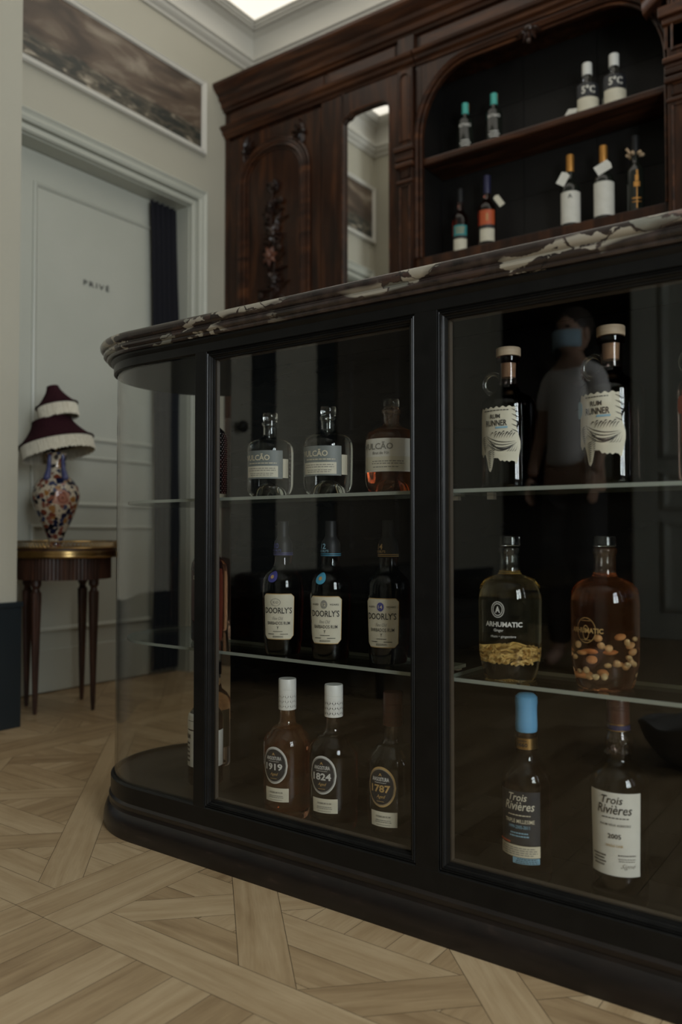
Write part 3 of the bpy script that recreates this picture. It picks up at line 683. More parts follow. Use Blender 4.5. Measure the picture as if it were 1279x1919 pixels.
for z_ in [1.5+.045*i for i in range(18)]:
    for sd in (0, 180):
        leaf(b, -2.462, z_, sd+(35 if sd == 0 else -35)+rl.uniform(-30, 30), rl.uniform(.05, .11)*(1 if z_ < 2.15 else .6), rl.uniform(.012, .02))
for (x, z, r_) in ((-2.455, 2.03, .036), (-2.445, 1.80, .03), (-2.46, 1.62, .03), (-2.47, 2.16, .024)):
    for q in range(9): leaf(b, x, z, q*40+rl.uniform(-8, 8), r_*1.6, r_*.45, YF-.018)
    b.ball((x, YF-.025, z), (r_*.5, r_*.35, r_*.5), 10, 6)
for (x, z) in ((-2.49, 2.12), (-2.41, 2.18), (-2.46, 2.26), (-2.42, 1.96), (-2.40, 1.72), (-2.53, 1.75)):
    b.ball((x, YF-.016, z), (.014, .012, .018), 8, 5)
for (x, z, s_) in ((-2.645, 2.47, 1), (-2.28, 2.47, -1)):             # spandrel sprays
    for q in range(6): leaf(b, x, z, (0 if s_ > 0 else 180)+s_*(-80+q*30), .075, .014)
    b.ball((x, YF-.012, z), .014, 8, 5)
b.build('carving', 'woodd', cdoor, smooth=True, recalc=False)
b = MB()
for q in range(7): leaf(b, -2.475, 1.93, q*51+10, .048, .018, YF-.02)
b.ball((-2.475, YF-.028, 1.93), (.018, .014, .018), 10, 6); b.build('carved_rose', 'rose', cdoor, smooth=True, recalc=False)['label'] = 'reddish carved rose'
# dark stile and mirror door
b = MB(); b.box(-2.18, -2.10, YF-.010, YF+.015, 1.02, 2.565); b.build('stile', 'wood', bc, bevel=.004)
MX0, MX1, MZ0, MZ1 = -2.060, -1.815, 1.20, 2.475
def mtop(x0, x1, zt):
    return [(x0, zt-.035), (x0+.012, zt-.020), (x0+.03, zt-.018), (x0+.045, zt-.004), (x0+.08, zt), (x1-.08, zt), (x1-.045, zt-.002), (x1-.02, zt-.008), (x1-.006, zt-.022), (x1, zt-.045)]
b = MB(); front_with_hole(b, -2.10, -1.775, 1.02, 2.565, (MX0, MX1, MZ0, mtop(MX0, MX1, MZ1)), YF-.012, YF+.012)
mdoor = b.build('mirror_door', 'wood', bc, bevel=.003)
b = MB(); b.box(MX0-.01, MX1+.01, YF+.004, YF+.008, MZ0-.01, MZ1+.01); b.build('mirror', 'mirror', mdoor)
b = MB()
pts = [(MX0, MZ0)]+mtop(MX0, MX1, MZ1)+[(MX1, MZ0)]
b.tube([(x, YF-.013, z) for x, z in pts], .004, 6); b.build('bead', 'woodh', mdoor, smooth=True)
# pilasters
def pilaster(x0, x1, big=0.0):
    b = MB(); y = YF-.02-big
    b.box(x0, x1, y, YF+.012, 1.0, 2.565); p = b.build('pilaster', 'wood', bc, bevel=.003); cx_ = (x0+x1)/2; hw = (x1-x0)/2
    b = MB(); b.box(x0-.012, x1+.012, y-.018, YF, 2.215, 2.235); b.box(x0-.006, x1+.006, y-.010, YF, 2.198, 2.2149); b.box(x0-.007, x1+.007, y-.011, YF, 2.1779, 2.1981)
    b.build('capital', 'woodh', p, bevel=.004)
    b = MB(); b.box(x0-.008, x1+.008, y-.012, YF, 2.150, 2.170); b.build('necking', 'woodh', p, bevel=.004)
    b = MB(); b.box(x0-.003, x1+.003, y-.006, YF, 2.085, 2.098); b.build('necking', 'woodh', p, bevel=.003)
    for (z0, z1, rd) in ((2.262, 2.545, 1), (1.3, 2.070, 0), (2.108, 2.145, 0)):
        b = MB(); wi = hw*.62
        pts = [(cx_-wi, z0)]+([(cx_-wi*math.cos(PI*i/8), z1-wi+wi*math.sin(PI*i/8)) for i in range(9)] if rd else [(cx_-wi, z1), (cx_+wi, z1)])+[(cx_+wi, z0)]
        b.tube([(x, y-.002, z) for x, z in pts], .0045, 6, closed=True); b.build('fillet_moulding', 'woodh', p, smooth=True)
    return p
pilaster(-1.772, -1.700); 
rp = pilaster(-.69, -.60, .02)
# niche trim, ornament, shelves, boards
b = MB()
for o, h in ((.0, .004), (.018, .008), (.030, .004)):
    pts = corner_top(NX0-o, NX1+o, NZS, NZT+o, .22+o); pts = [(NX0-o, NZ0)]+pts+[(NX1+o, NZ0)]
    b.tube([(x, YF-h, z) for x, z in pts], .006 if o != .018 else .009, 6)
b.build('arch_bead', 'woodh', bc, smooth=True)
b = MB()
for q in (-60, -25, 0, 25, 60): leaf(b, -1.19, 2.545, 270+q, .06, .016, YF-.02)
b.ball((-1.19, YF-.024, 2.535), (.020, .016, .016), 10, 6); b.ball((-1.215, YF-.02, 2.53), .011, 8, 5); b.ball((-1.165, YF-.02, 2.53), .011, 8, 5); b.ball((-1.19, YF-.02, 2.49), (.01, .008, .013), 8, 5)
b.build('drop_ornament', 'woodd', bc, smooth=True, recalc=False)
b = MB(); b.box(NX0-.02, NX1+.02, YB-.012, YB-.006, NZ0-.05, 2.57)
for x in (-1.30, -1.00): b.box(x-.0012, x+.0012, YB-.0155, YB-.0119, NZ0-.05, 2.57)
for z in (1.99, 2.39): b.box(NX0-.02, NX1+.02, YB-.0145, YB-.0118, z, z+.004)
b.build('back_board', 'niche', bc)
b = MB(); b.box(NX0-.018, NX0-.004, YF+.023, YB-.012, NZ0-.05, 2.57); b.build('side_board', 'niche', bc)
b = MB(); b.box(NX1+.004, NX1+.018, YF+.023, YB-.012, NZ0-.05, 2.57); b.build('side_board', 'niche', bc)
for nm, z0, z1, y0 in (('shelf', 2.150, 2.178, YF+.006), ('shelf', NZ0-.03, NZ0, YF+.004)):
    b = MB(); b.box(NX0-.003, NX1+.003, y0, YB-.013, z0, z1); b.build(nm, 'woodh', bc, bevel=.006)
# raking pediment over the right hand bay
ang = math.atan2(.48, .55)
for s_ in (1, -1):
    b = MB(); prof = [(0, 0), (.05, -.004), (.062, .008), (.070, .028), (.085, .034), (.098, .052), (.10, .066), (0, .07)]
    d = Vector((math.cos(ang), 0, math.sin(ang)*1)); x0, z0 = (-.765, 2.415)
    r1 = [(x0-.0*h, YF-o, z0+h) for o, h in prof]; r2 = [(x0+.59, YF-o, z0+.46+h) for o, h in prof]
    if s_ < 0: r1 = [(2*(x0+.59)-p[0], p[1], p[2]) for p in r1]
    b.loft([r1, r2], True, True); b.build('pediment_cornice', 'woodh', bc, smooth=True, auto=30)
b = MB(); b.prism([(-.70, 2.40), (.36, 2.40), (-.175, 2.86)], 1, YF-.035, YF); b.build('pediment', 'wood', bc)
b = MB(); b.box(-.715, .38, YF-.062, YF, 2.375, 2.412); b.box(-.705, .37, YF-.05, YF, 2.352, 2.375); b.box(-.70, .365, YF-.04, YF, 2.27, 2.352); b.build('entablature', 'woodh', bc, bevel=.004)

# ------------------------------------------------------------ display case
CX, CY, RG, XE = -1.34, 1.345, .203, 1.55
def outline(r, x0=None, n=28, xe=None):
    xe = XE if xe is None else xe
    pts = [(xe, CY-r)]
    for i in range(n+1):
        a = -PI/2-PI*i/n; pts.append((CX+r*math.cos(a), CY+r*math.sin(a)))
    pts.append((xe, CY+r)); return pts
def slabs(prof, name, m, par, smooth=True, auto=28):
    b = MB(); rings = [[(x+(0 if i not in (0, 99) else 0), y, z) for i, (x, y) in enumerate(outline(r))] for r, z in prof]
    b.loft(rings, True, True); return b.build(name, m, par, smooth=smooth, auto=auto)
case = thing('display_case', 'black framed glass display case with rounded glass end standing on the parquet', 'display case', (0, 0, 0))
slabs([(.206, .0), (.226, .0), (.228, .012), (.2265, .030), (.2215, .044), (.216, .050), (.2145, .056), (.2165, .060), (.2165, .066), (.2125, .071), (.2125, .0715), (.206, .0715)], 'plinth', 'plinth', case)
slabs([(.203, .0716), (.213, .0716), (.213, .1045), (.2105, .107), (.206, .1075), (.2055, .100), (.19, .100)], 'base_rail', 'black', case)
b = MB(); b.loft([[(x, y, z) for x, y in outline(.1985)] for z in (.0955, .1005)], True, True); b.build('case_floor', 'casefloor', case)
slabs([(.19, .9885), (.204, .9885), (.2065, .985), (.210, .985), (.213, .987), (.213, 1.0035), (.216, 1.006), (.219, 1.010), (.2195, 1.0135), (.19, 1.0135)], 'top_rail', 'black', case)
b = MB(); b.loft([[(x, y, z) for x, y in outline(.1985)] for z in (.9845, .9884)], True, True); b.build('soffit', 'black', case)
# stiles on the front
YG = CY-.213
def stile(x0, x1, name='stile'):
    b = MB(); b.box(x0, x1, YG, YG+.022, .1046, .9875); return b.build(name, 'black', case, bevel=.0012)
P1 = (-1.137, -.668); P2 = (-.626, -.10); P3 = (-.058, .47); P4 = (.512, 1.04)
stile(-1.168, P1[0]); stile(P1[1], P2[0]); stile(P2[1], P3[0]); stile(P3[1], P4[0]); stile(P4[1], XE-.002)
def glazed_door(x0, x1):
    z0, z1 = .1075, .985; b = MB(); g = .0008
    prof = [(0, .0085), (0, .002), (.0015, .0005), (.003, .0025), (.0045, .0005), (.006, .001), (.0070, .004), (.009, .0055), (.0095, .0075), (.0125, .0085), (.0125, .0115), (.0, .0145)]
    rings = []
    for (x, z, dx, dz) in ((x0+g, z0+g, 1, 1), (x1-g, z0+g, -1, 1), (x1-g, z1-g, -1, -1), (x0+g, z1-g, 1, -1), (x0+g, z0+g, 1, 1)):
        rings.append([(x+dx*o, YG+d, z+dz*o) for o, d in prof])
    b.loft(rings, True, False); d = b.build('glazed_door', 'black', case, smooth=True, auto=20)
    b = MB(); b.box(x0+.010, x1-.010, YG+.0118, YG+.0145, z0+.010, z1-.010); b.build('pane', 'pane', d)
    b = MB()                                    # brown inner rebate seen through the glass
    prof = [(.0115, .0158), (.0135, .0215), (.0, .0215), (.0, .0158)]; rings = []
    for (x, z, dx, dz) in ((x0+g, z0+g, 1, 1), (x1-g, z0+g, -1, 1), (x1-g, z1-g, -1, -1), (x0+g, z1-g, 1, -1), (x0+g, z0+g, 1, 1)):
        rings.append([(x+dx*o*1.15, YG+d_, z+dz*o*1.15) for o, d_ in prof])
    b.loft(rings, True, False); b.build('inner_rebate', 'sill', d)
for p in (P1, P2, P3, P4): glazed_door(*p)
# rounded glass end
def arcpath(r, n=44, xf=-1.160, xr=-1.236):
    pts = [(xf, CY-r), (xf-.06, CY-r), (xf-.12, CY-r)]
    for i in range(n+1):
        a = -PI/2-PI*i/n; pts.append((CX+r*math.cos(a), CY+r*math.sin(a)))
    pts.append((xr, CY+r)); return pts
o_, i_ = arcpath(RG+.002), arcpath(RG-.002)
b = MB(); ring = o_+i_[::-1]; b.loft([[(x, y, z) for x, y in ring] for z in (.1005, .9845)], True, True)
b.build('curved_pane', 'pane', case, smooth=True, auto=30)
# boards behind the bottles, rear panel, end partition
YBD = 1.305
b = MB(); b.box(-1.234, XE-.01, YBD, YBD+.014, .1006, .9844); b.build('back_board', 'blackgloss', case, bevel=.001)
b = MB(); b.box(-1.234, -1.22, YBD+.0142, CY+.1985, .1006, .9844); b.build('end_board', 'black', case)
b = MB(); b.box(-1.236, XE-.002, CY+.199, CY+.212, .1008, .9845); b.build('rear_panel', 'black', case)
b = MB(); b.box(XE-.016, XE-.002, CY-.19, CY+.198, .1006, .9845); b.build('side_panel', 'black', case)
# glass shelves: one for the first bay and the rounded end, one for every other bay
def shelf_poly(x1, r=.180):
    pts = [(x1, CY-r)]
    for i in range(29):
        a = -PI/2-PI*i/28; pts.append((CX+r*math.cos(a), CY+r*math.sin(a)))
    pts += [(-1.238, CY+r), (-1.238, YBD-.002), (x1, YBD-.002)]; return pts
def gshelf(poly, z):
    b = MB(); n = len(poly); b.add([(x, y, z) for x, y in poly]+[(x, y, z-.006) for x, y in poly], [tuple(range(n)), tuple(range(2*n-1, n-1, -1))], 0)
    b.add([(x, y, z) for x, y in poly]+[(x, y, z-.006) for x, y in poly], [(i, (i+1) % n, n+(i+1) % n, n+i) for i in range(n)], 1)
    b.build('glass_shelf', ['shelfglass', 'shelfedge'], case)
Z1, Z2 = .703, .403
for z in (Z1, Z2):
    gshelf(shelf_poly(-.665), z)
    for (x0, x1) in ((-.632, -.095), (-.063, .475), (.507, 1.045)):
        gshelf([(x0, CY-.180), (x1, CY-.180), (x1, YBD-.002), (x0, YBD-.002)], z)
    for x in (-.68, -.612, -.12):
        b = MB(); b.box(x-.006, x+.006, YBD-.012, YBD-.0002, z-.012, z-.0062); b.build('shelf_clip', 'silverink', case)
# marble counter
b = MB(); pr = [(.2, 1.0142), (.226, 1.0142), (.2285, 1.017), (.2285, 1.020), (.2325, 1.0212), (.2355, 1.0245), (.2355, 1.029), (.2325, 1.0315), (.2325, 1.0335), (.238, 1.035), (.2425, 1.0395), (.243, 1.045), (.2405, 1.050), (.236, 1.0525), (.2, 1.0535)]
b.loft([[(x, y, z) for x, y in outline(r, n=48)] for r, z in pr], True, True)
tag(b.build('marble_countertop', 'marble', smooth=True, auto=40), 'dark veined marble countertop with cream patches and moulded edge on top of the glass case', 'countertop')

# ------------------------------------------------------------ bottles
def bottle(name, label, cat, loc, rot, prof, gm, group=None, cavity=None, n=48, top=True):
    """prof: outer profile upwards from the base centre. cavity: (z0, z1, wall) air space in the neck"""
    t = thing(name, label, cat, loc, rot, group)
    b = MB(); b.lathe(prof, n)
    if cavity:
        z0, z1, wt = cavity; rf = radf(prof); N = 14
        cp = [(0, z0)]+[(max(.003, rf(z0+(z1-z0)*i/N)-wt), z0+(z1-z0)*i/N) for i in range(N+1)]+[(0, z1)]
        b.lathe(cp, n, flip=False)
    me = b.build('glass_body', gm, t, smooth=True, auto=50, recalc=False)
    bm = bmesh.new(); bm.from_mesh(me.data); bmesh.ops.recalc_face_normals(bm, faces=bm.faces)
    if cavity:                                  # inner skin faces the air inside
        bm.verts.ensure_lookup_table()
        seen = set(); isl = []
        for v in bm.verts:
            if v.index in seen: continue
            st = [v]; seen.add(v.index); vsx = []
            while st:
                q = st.pop(); vsx.append(q)
                for e in q.link_edges:
                    o2 = e.other_vert(q)
                    if o2.index not in seen: seen.add(o2.index); st.append(o2)
            isl.append(vsx)
        isl.sort(key=lambda s: max((v.co.x**2+v.co.y**2) for v in s))
        small = set(v.index for v in isl[0])
        bmesh.ops.reverse_faces(bm, faces=[f for f in bm.faces if f.verts[0].index in small])
    bm.to_mesh(me.data); bm.free()
    return t
def cyl(par, name, m, prof, n=32, smooth=True, label=None, c=(0, 0, 0)):
    b = MB(); b.lathe(prof, n, c); o = b.build(name, m, par, smooth=smooth, auto=35)
    if label: o['label'] = label
    return o

# squat clear rum bottles on the top shelf
VP = [(0, .030), (.010, .028), (.022, .018), (.031, .004), (.036, .0), (.040, .003), (.0445, .012), (.0465, .022), (.0465, .090), (.0455, .100), (.041, .108), (.033, .113), (.020, .118), (.0155, .121), (.0143, .126), (.0143, .141), (.0170, .143), (.0170, .149), (.0140, .150), (.0140, .153), (0, .153)]
vlab = ['squat clear rum bottle with grey label nearest the rounded end on the top glass shelf',
        'squat clear rum bottle with grey label standing between its two squat neighbours',
        'squat rum bottle of amber liquid with full cream label on the top glass shelf']
for i, (x, y, rot) in enumerate(((-1.061, 1.235, 32), (-.917, 1.235, 28), (-.775, 1.232, 24))):
    am = i == 2
    t = bottle('rum_bottle', vlab[i], 'bottle', (x, y, Z1+.0004), R(rot), VP, 'gamber' if am else 'gclear', 'squat round rum bottles', cavity=(.112 if not am else .108, .150, .003))
    cyl(t, 'stopper', 'gclear', [(0, .1535), (.0138, .1535), (.0147, .155), (.0147, .166), (.0138, .168), (0, .168)])
    W = Wrap(radf(VP[4:]), .0465)
    if not am:
        lb = W.patch(t, 'label', 'greylab', -.050, .032, .035, .090, label='grey label'); W.patch(t, 'label', 'paper', .0325, .046, .037, .074, label='cream back label')
        W.patch(t, 'paper_strip', 'paper', -.046, .022, .038, .0595, off=.0009)
        W.text(lb, 'creamink', [('VULCÃO', -.022, .0705, .056, .0135, .02), ('#1', -.01, .063, .06, .004)])
        W.text(lb, 'greyink', [('#2', -.012, .049, .06, .008), ('#2', -.012, .040, .058, .007)])
    else:
        lb = W.patch(t, 'label', 'paperw', -.050, .046, .036, .094, label='full cream label'); W.patch(t, 'paper_strip', 'paper', -.049, .042, .0385, .062, off=.0009)
        W.text(lb, 'greyink', [('VULCÃO', -.020, .0745, .060, .0135, .02), ('Brut de Fût', -.012, .066, .03, .005), ('#2', 0, .048, .06, .008), ('#1', -.004, .042, .055, .004)])
# dark rum with handle loops
RP = [(0, .004), (.030, .0), (.0425, .001), (.0445, .004), (.045, .010), (.045, .132), (.0435, .140), (.038, .148), (.028, .154), (.020, .159), (.0163, .166), (.0158, .175), (.0158, .205), (.0195, .207), (.0195, .214), (.0170, .216), (0, .216)]
def interp(pts, a):
    for (a0, z0), (a1, z1) in zip(pts, pts[1:]):
        if a <= a1: return z0+(z1-z0)*max(0, (a-a0))/(a1-a0)
    return pts[-1][1]
LO = [(-.042, .056), (-.037, .051), (-.033, .053), (-.030, .056), (-.027, .047), (-.022, .029), (-.0192, .025), (-.0165, .031), (-.013, .046), (-.009, .049), (.0, .043), (.015, .042), (.020, .0435), (.0225, .037), (.0245, .038), (.0275, .052), (.030, .062)]
HI = [(-.042, .112), (-.0405, .124), (-.038, .128), (.020, .129), (.0222, .126), (.0235, .100), (.0245, .089), (.027, .085), (.030, .074)]
def wavy_lo(a): return interp(LO, a)+.0010*math.sin(a*900)
def wavy_hi(a): return interp(HI, a)+.0013*math.sin(a*620)
rlab = ['dark cork topped rum bottle with scalloped label next to the black mullion, no seal',
        'cork topped dark rum bottle with round pale blue seal beside its scalloped cream label',
        'handled rum bottle with red label cut off by the photo edge, top glass shelf']
for i, (x, y, rot, sc_) in enumerate(((-.551, 1.235, 9, 1), (-.383, 1.230, 3, 1.04), (-.243, 1.232, 6, 1))):
    t = bottle('handled_rum_bottle', rlab[i], 'bottle', (x, y, Z1+.0004), R(rot), [(r*sc_, z*sc_) for r, z in RP], 'gvdark' if i < 2 else 'gred', 'handled cork top rum bottles', cavity=(.170*sc_, .205*sc_, .003))
    cyl(t, 'cork_top', 'corkwood', [(0, .2162*sc_), (.0192*sc_, .2162*sc_), (.0199*sc_, .2175*sc_), (.0199*sc_, .229*sc_), (.0192*sc_, .230*sc_), (0, .230*sc_)])
    cyl(t, 'cork', 'cork', [(0, .182*sc_), (.0112*sc_, .182*sc_), (.0122*sc_, .2045*sc_), (0, .2045*sc_)])
    b = MB(); hx = -(.0158+.010)*sc_
    b.tube([(hx+(.0145*math.cos(a))*sc_, 0, (.174+.0165*math.sin(a))*sc_) for a in [R(q) for q in range(20, 345, 12)]], .0034, 8)
    b.build('glass_handle', 'gclear', t, smooth=True)
    W = Wrap(radf([(r*sc_, z*sc_) for r, z in RP[3:]]), .045*sc_); q = sc_
    lb = W.patch(t, 'label', 'paper', -.042*q, .030*q, lambda a: wavy_lo(a/q)*q, lambda a: wavy_hi(a/q)*q, n=60, label='red label' if i == 2 else 'scalloped cream label')
    if i == 2: lb.data.materials[0] = M['orange']
    W.text(lb, 'blackink', [('RUM', -.010*q, .1105*q, .017*q, .0070*q, .02), ('RUNNER', -.009*q, .0985*q, .036*q, .0095*q, .02), ('#1', -.010*q, .122*q, .045*q, .003*q)])
    if i < 2:
        W.patch(lb, 'blue_band', 'bluelab', -.009*q, .010*q, .0945*q, .0975*q, off=.0012)
        b = MB(); vs = []; fs = []                  # engraved boat and leaves
        def arc(p0, p1, bend, wd):
            pts = []
            for k in range(11):
                s_ = k/10; a = p0[0]+(p1[0]-p0[0])*s_; z = p0[1]+(p1[1]-p0[1])*s_+bend*math.sin(PI*s_); pts.append((a, z))
            o = len(vs)
            for k, (a, z) in enumerate(pts):
                ww = wd*math.sin(PI*k/10)+.0001; vs.append(W.P(a, z-ww, .0014)); vs.append(W.P(a, z+ww, .0014))
            for k in range(10): fs.append((o+2*k, o+2*k+2, o+2*k+3, o+2*k+1))
        for k in range(4): arc((-.028*q, (.085-.0035*k)*q), (.022*q, (.074-.002*k)*q), (-.006-.002*k)*q, .0006)
        arc((-.026*q, .083*q), (.024*q, .072*q), -.016*q, .0014)
        for k in range(9): arc((-.018*q+.0006*k, (.066-.003*k)*q), (-.009*q-.0003*k, (.069-.003*k)*q), .0012, .0005)
        for k in range(7): arc(((-.030+.003*k)*q, (.060-.001*k)*q), ((-.022+.002*k)*q, (.071-.001*k)*q), .002, .0004)
        for k in range(6): arc(((-.018+.006*k)*q, .083*q), ((-.012+.006*k)*q, (.087+.002*(k % 2))*q), .003, .0008)
        for k in range(4): arc((.008*q+.004*k*q, .058*q), (.016*q+.003*k*q, .068*q), -.003, .0005)
        for k in range(10): arc((-.0245*q+.0004*k*q, (.056-.0028*k)*q), (-.0150*q-.0003*k*q, (.060-.0030*k)*q), .0015, .0006)
        for k in range(8): arc((-.012*q+.004*k*q, .0785*q), (-.006*q+.004*k*q, .087*q), .002, .0009)
        for k in range(9): arc((-.039*q+.001*k, (.075-.002*k)*q), (-.028*q, (.083-.0035*k)*q), .002, .0006)
        for k in range(5): arc((.016*q, (.125-.008*k)*q), (.028*q, (.119-.008*k)*q), .0, .0006)
        b.add(vs, fs); b.build('engraving', 'blackink', lb, recalc=False)
    if i >= 1: W.disc(t, 'seal', 'bluelab' if i == 1 else 'orange', -.044*q, .1085*q, .009*q, .0125*q, off=.0012, label='round pale blue seal' if i == 1 else 'round red seal')
# dark rum with black capsules
DP = [(0, .004), (.026, .0), (.032, .001), (.0340, .006), (.0355, .020), (.0365, .026), (.037, .030), (.0400, .117), (.0400, .130), (.0385, .140), (.034, .150), (.026, .158), (.020, .164), (.0172, .172), (.0165, .180), (.0165, .190), (0, .190)]
dl = [('XO', 'violet', 'violet seal', 'dark rum bottle with violet neck seal and cream label on the middle shelf'),
      ('12', 'cyan', 'turquoise seal', 'dark rum bottle with turquoise neck seal and large 12 on its black capsule'),
      ('14', 'capblack', None, 'dark rum bottle with gold ringed black capsule nearest the black mullion on the middle shelf')]
for i, (x, y, rot) in enumerate(((-1.008, 1.212, 25), (-.897, 1.216, 20), (-.783, 1.234, 14))):
    t = bottle('rum_bottle', dl[i][3], 'bottle', (x, y, Z2+.0004), R(rot), DP, 'gvdark', 'dark rum bottles with black capsules')
    ring = ('violet', 'cyan', 'goldink')[i]
    CP = [(.0172, .1865), (.0182, .1868), (.0180, .205), (.0165, .214), (.0125, .220), (.0108, .226), (.0105, .250), (.0095, .252), (0, .252)]
    cap = cyl(t, 'capsule', 'capblack', [(.0166, .1864)]+CP); Wc = Wrap(radf(CP[1:]), .018)
    for z in (.188, .191): Wc.patch(cap, 'ring', ring, -.054, .054, z, z+.0011, off=.0004, rows=1, n=36)
    Wc.text(cap, ('violet', 'bluelab', 'goldink')[i], [(dl[i][0], -.010, .2005, .012, .010, .02), ("DOORLY'S", -.010, .1945, .022, .0045, .02)])
    W = Wrap(radf(DP[3:]), .039)
    zl = lambda a: .030+max(0, abs(a)-.0245)*1.1; zh = lambda a: .116-max(0, abs(a)-.0255)*1.0
    W.patch(t, 'label_border', 'goldink', -.0315, .0315, zl, zh, off=.0003)
    lb = W.patch(t, 'label', 'paper', -.0302, .0302, lambda a: zl(a)+.0014, lambda a: zh(a)-.0014, off=.0007)
    W.text(lb, 'blackink', [("DOORLY'S", 0, .0790, .053, .0115, .012), ('BARBADOS RUM', .001, .0580, .044, .006, .004), ('#1', 0, .044, .02, .0025), ('#1', -.014, .039, .014, .0028), ('#1', .012, .039, .018, .0028), ('#2', 0, .0335, .026, .004), ('Y', 0, .0495, .004, .0055, .02)], off=.0016)
    W.text(lb, 'greyink', [('Fine Old', 0, .067, .020, .006, 0, .3)], off=.0016)
    if i == 0: W.ring(lb, 'emblem_ring', 'greyink', -.004, .1000, .0095, .0070, .10, off=.0016); W.text(lb, 'greyink', [('X·O', -.004, .0975, .011, .005, .01)], off=.0018)
    else:
        W.disc(lb, 'emblem', 'greyink' if i == 1 else 'violet', -.001, .1010, .0062, .0078, off=.0012)
        W.text(lb, 'creamink', [(dl[i][0], -.001, .098, .007, .006, .01)], off=.0024); W.text(lb, 'blackink', [('AGED', -.018, .0995, .014, .003), ('YEARS', .017, .0995, .016, .003)], off=.0016)
    if i < 2:
        vs = []; Wn = W
        Wn.disc(t, 'seal', ring, -.012+.003*i, .1475, .0105, .0105, off=.0016, label=dl[i][2]); Wn.disc(t, 'seal_centre', 'goldink', -.012+.003*i, .1475, .0035, .0035, off=.0028)
# rum with round emblem on the bottom shelf
AP = [(0, .006), (.028, .0), (.037, .001), (.041, .006), (.0430, .016), (.0435, .030), (.0445, .060), (.045, .135), (.0435, .146), (.038, .156), (.030, .163), (.0285, .167), (.024, .170), (.0175, .173), (.0155, .180), (.0143, .195), (.0148, .200), (.0148, .203), (0, .203)]
al = [('1919', 'gamber', 'white', 'silverink', 'amber rum bottle with white cap and round black emblem on the case floor'),
      ('1824', 'gdark', 'white', 'silverink', 'dark brown rum bottle with pale ribbed cap and round black emblem on the case floor'),
      ('1787', 'gvdark', 'capbrown', 'goldink', 'dark rum bottle with brown cap and round brown emblem near the black mullion')]
for i, (x, y, rot) in enumerate(((-.987, 1.200, 12), (-.880, 1.202, 14), (-.756, 1.206, 10))):
    t = bottle('rum_bottle', al[i][4], 'bottle', (x, y, .1009), R(rot), AP, al[i][1], 'round emblem rum bottles', cavity=(.168, .200, .0028))
    cap = cyl(t, 'cap', al[i][2], [(.0149, .2005), (.0166, .201), (.0168, .203), (.0168, .2375), (.0163, .238), (.0168, .2385), (.0168, .256), (.0160, .258), (0, .258)])
    rf = lambda z: .0169; Wc = Wrap(rf, .0168)
    b = MB(); vs = []; fs = []
    for k in range(11):                          # engraved leaves on the collar
        c0 = -.05+.0095*k
        for q in (-1, 1):
            for m_ in range(3):
                o = len(vs); a0, z0, a1, z1 = c0, .2045+.009*m_, c0+q*.0038, .2135+.009*m_
                vs += [Wc.P(a0, z0, .0004), Wc.P(a1, (z0+z1)/2-.0006, .0004), Wc.P(a0+q*.0004, z1, .0004), Wc.P(a1*.7+a0*.3, (z0+z1)/2+.0006, .0004)]; fs.append((o, o+1, o+2, o+3))
    b.add(vs, fs); b.build('leaf_engraving', 'greyink' if i == 0 else 'blackink', cap, recalc=False)
    W = Wrap(radf(AP[3:]), .045)
    W.disc(t, 'emblem', 'goldink' if i == 2 else 'silverink', -.004, .1060, .0265, .0335, off=.0005, label='round emblem label')
    e = W.disc(t, 'emblem_face', 'darklab', -.004, .1060, .0225, .0290, off=.0014)
    W.ring(e, 'emblem_ring', 'greyink', -.004, .1060, .0238, .0306, .03, off=.0026)
    W.text(e, al[i][3], [(al[i][0], -.004, .0975, .034, .0125, .03)], off=.0026)
    W.text(e, 'silverink', [('ANGOSTURA', -.004, .1160, .030, .0068, .03), ('#1', -.004, .1125, .022, .002)], off=.0026)
    W.text(e, 'goldink', [('Aged', -.003, .0865, .016, .007, .01, .35), ('A', -.004, .1245, .006, .005, .03), ('#1', -.004, .0815, .014, .002)], off=.0026)
    lb = W.patch(t, 'label', 'paper', -.025, .0245, .040, lambda a: .0650+.0*a, label='small cream label')
    W.text(lb, 'greyink', [('PREMIUM RUM', 0, .0555, .026, .0032, .01), ('#2', 0, .0465, .036, .006), ('#1', 0, .0425, .03, .002)])
# two tall rum bottles in the right-hand bay
TP = [(0, .006), (.027, .0), (.034, .001), (.0372, .006), (.038, .016), (.0378, .060), (.038, .150), (.0365, .160), (.031, .170), (.0235, .177), (.0180, .184), (.0160, .192), (.0158, .198), (.0158, .236), (0, .236)]
t = bottle('rum_bottle', 'tall amber rum bottle sealed with light blue wax with dark label on the case floor', 'bottle', (-.509, 1.200, .1009), R(2), TP, 'gdark', cavity=(.200, .235, .003))
cyl(t, 'wax_seal', 'blue', [(.0159, .226), (.0166, .2275), (.0170, .236), (.0164, .250), (.0165, .265), (.0172, .270), (.0168, .279), (.0120, .2835), (.004, .2850), (0, .2848)], label='light blue wax seal')
bd = cyl(t, 'gold_band', 'brass', [(.0160, .2005), (.0176, .201), (.0176, .2175), (.0160, .218)], label='gold neck band'); Wc = Wrap(lambda z: .0176, .0176)
Wc.text(bd, 'blackink', [('1660', 0, .205, .016, .006, .02), ('#1', 0, .2125, .016, .003)])
W = Wrap(radf(TP[3:]), .038)
lb = W.patch(t, 'label', 'darklab', -.034, .034, .064, .143, label='dark label'); W.patch(lb, 'red_stripe', 'orange', -.034, -.012, .0650, .0675, off=.0014)
W.text(lb, 'paper', [('Trois', 0, .1290, .028, .0110, .010, .25), ('Rivières', .002, .1150, .046, .0130, .010, .25)])
W.text(lb, 'creamink', [('TRIPLE MILLESIME', .002, .0960, .046, .0058, .012), ('#1', .002, .106, .040, .0035)])
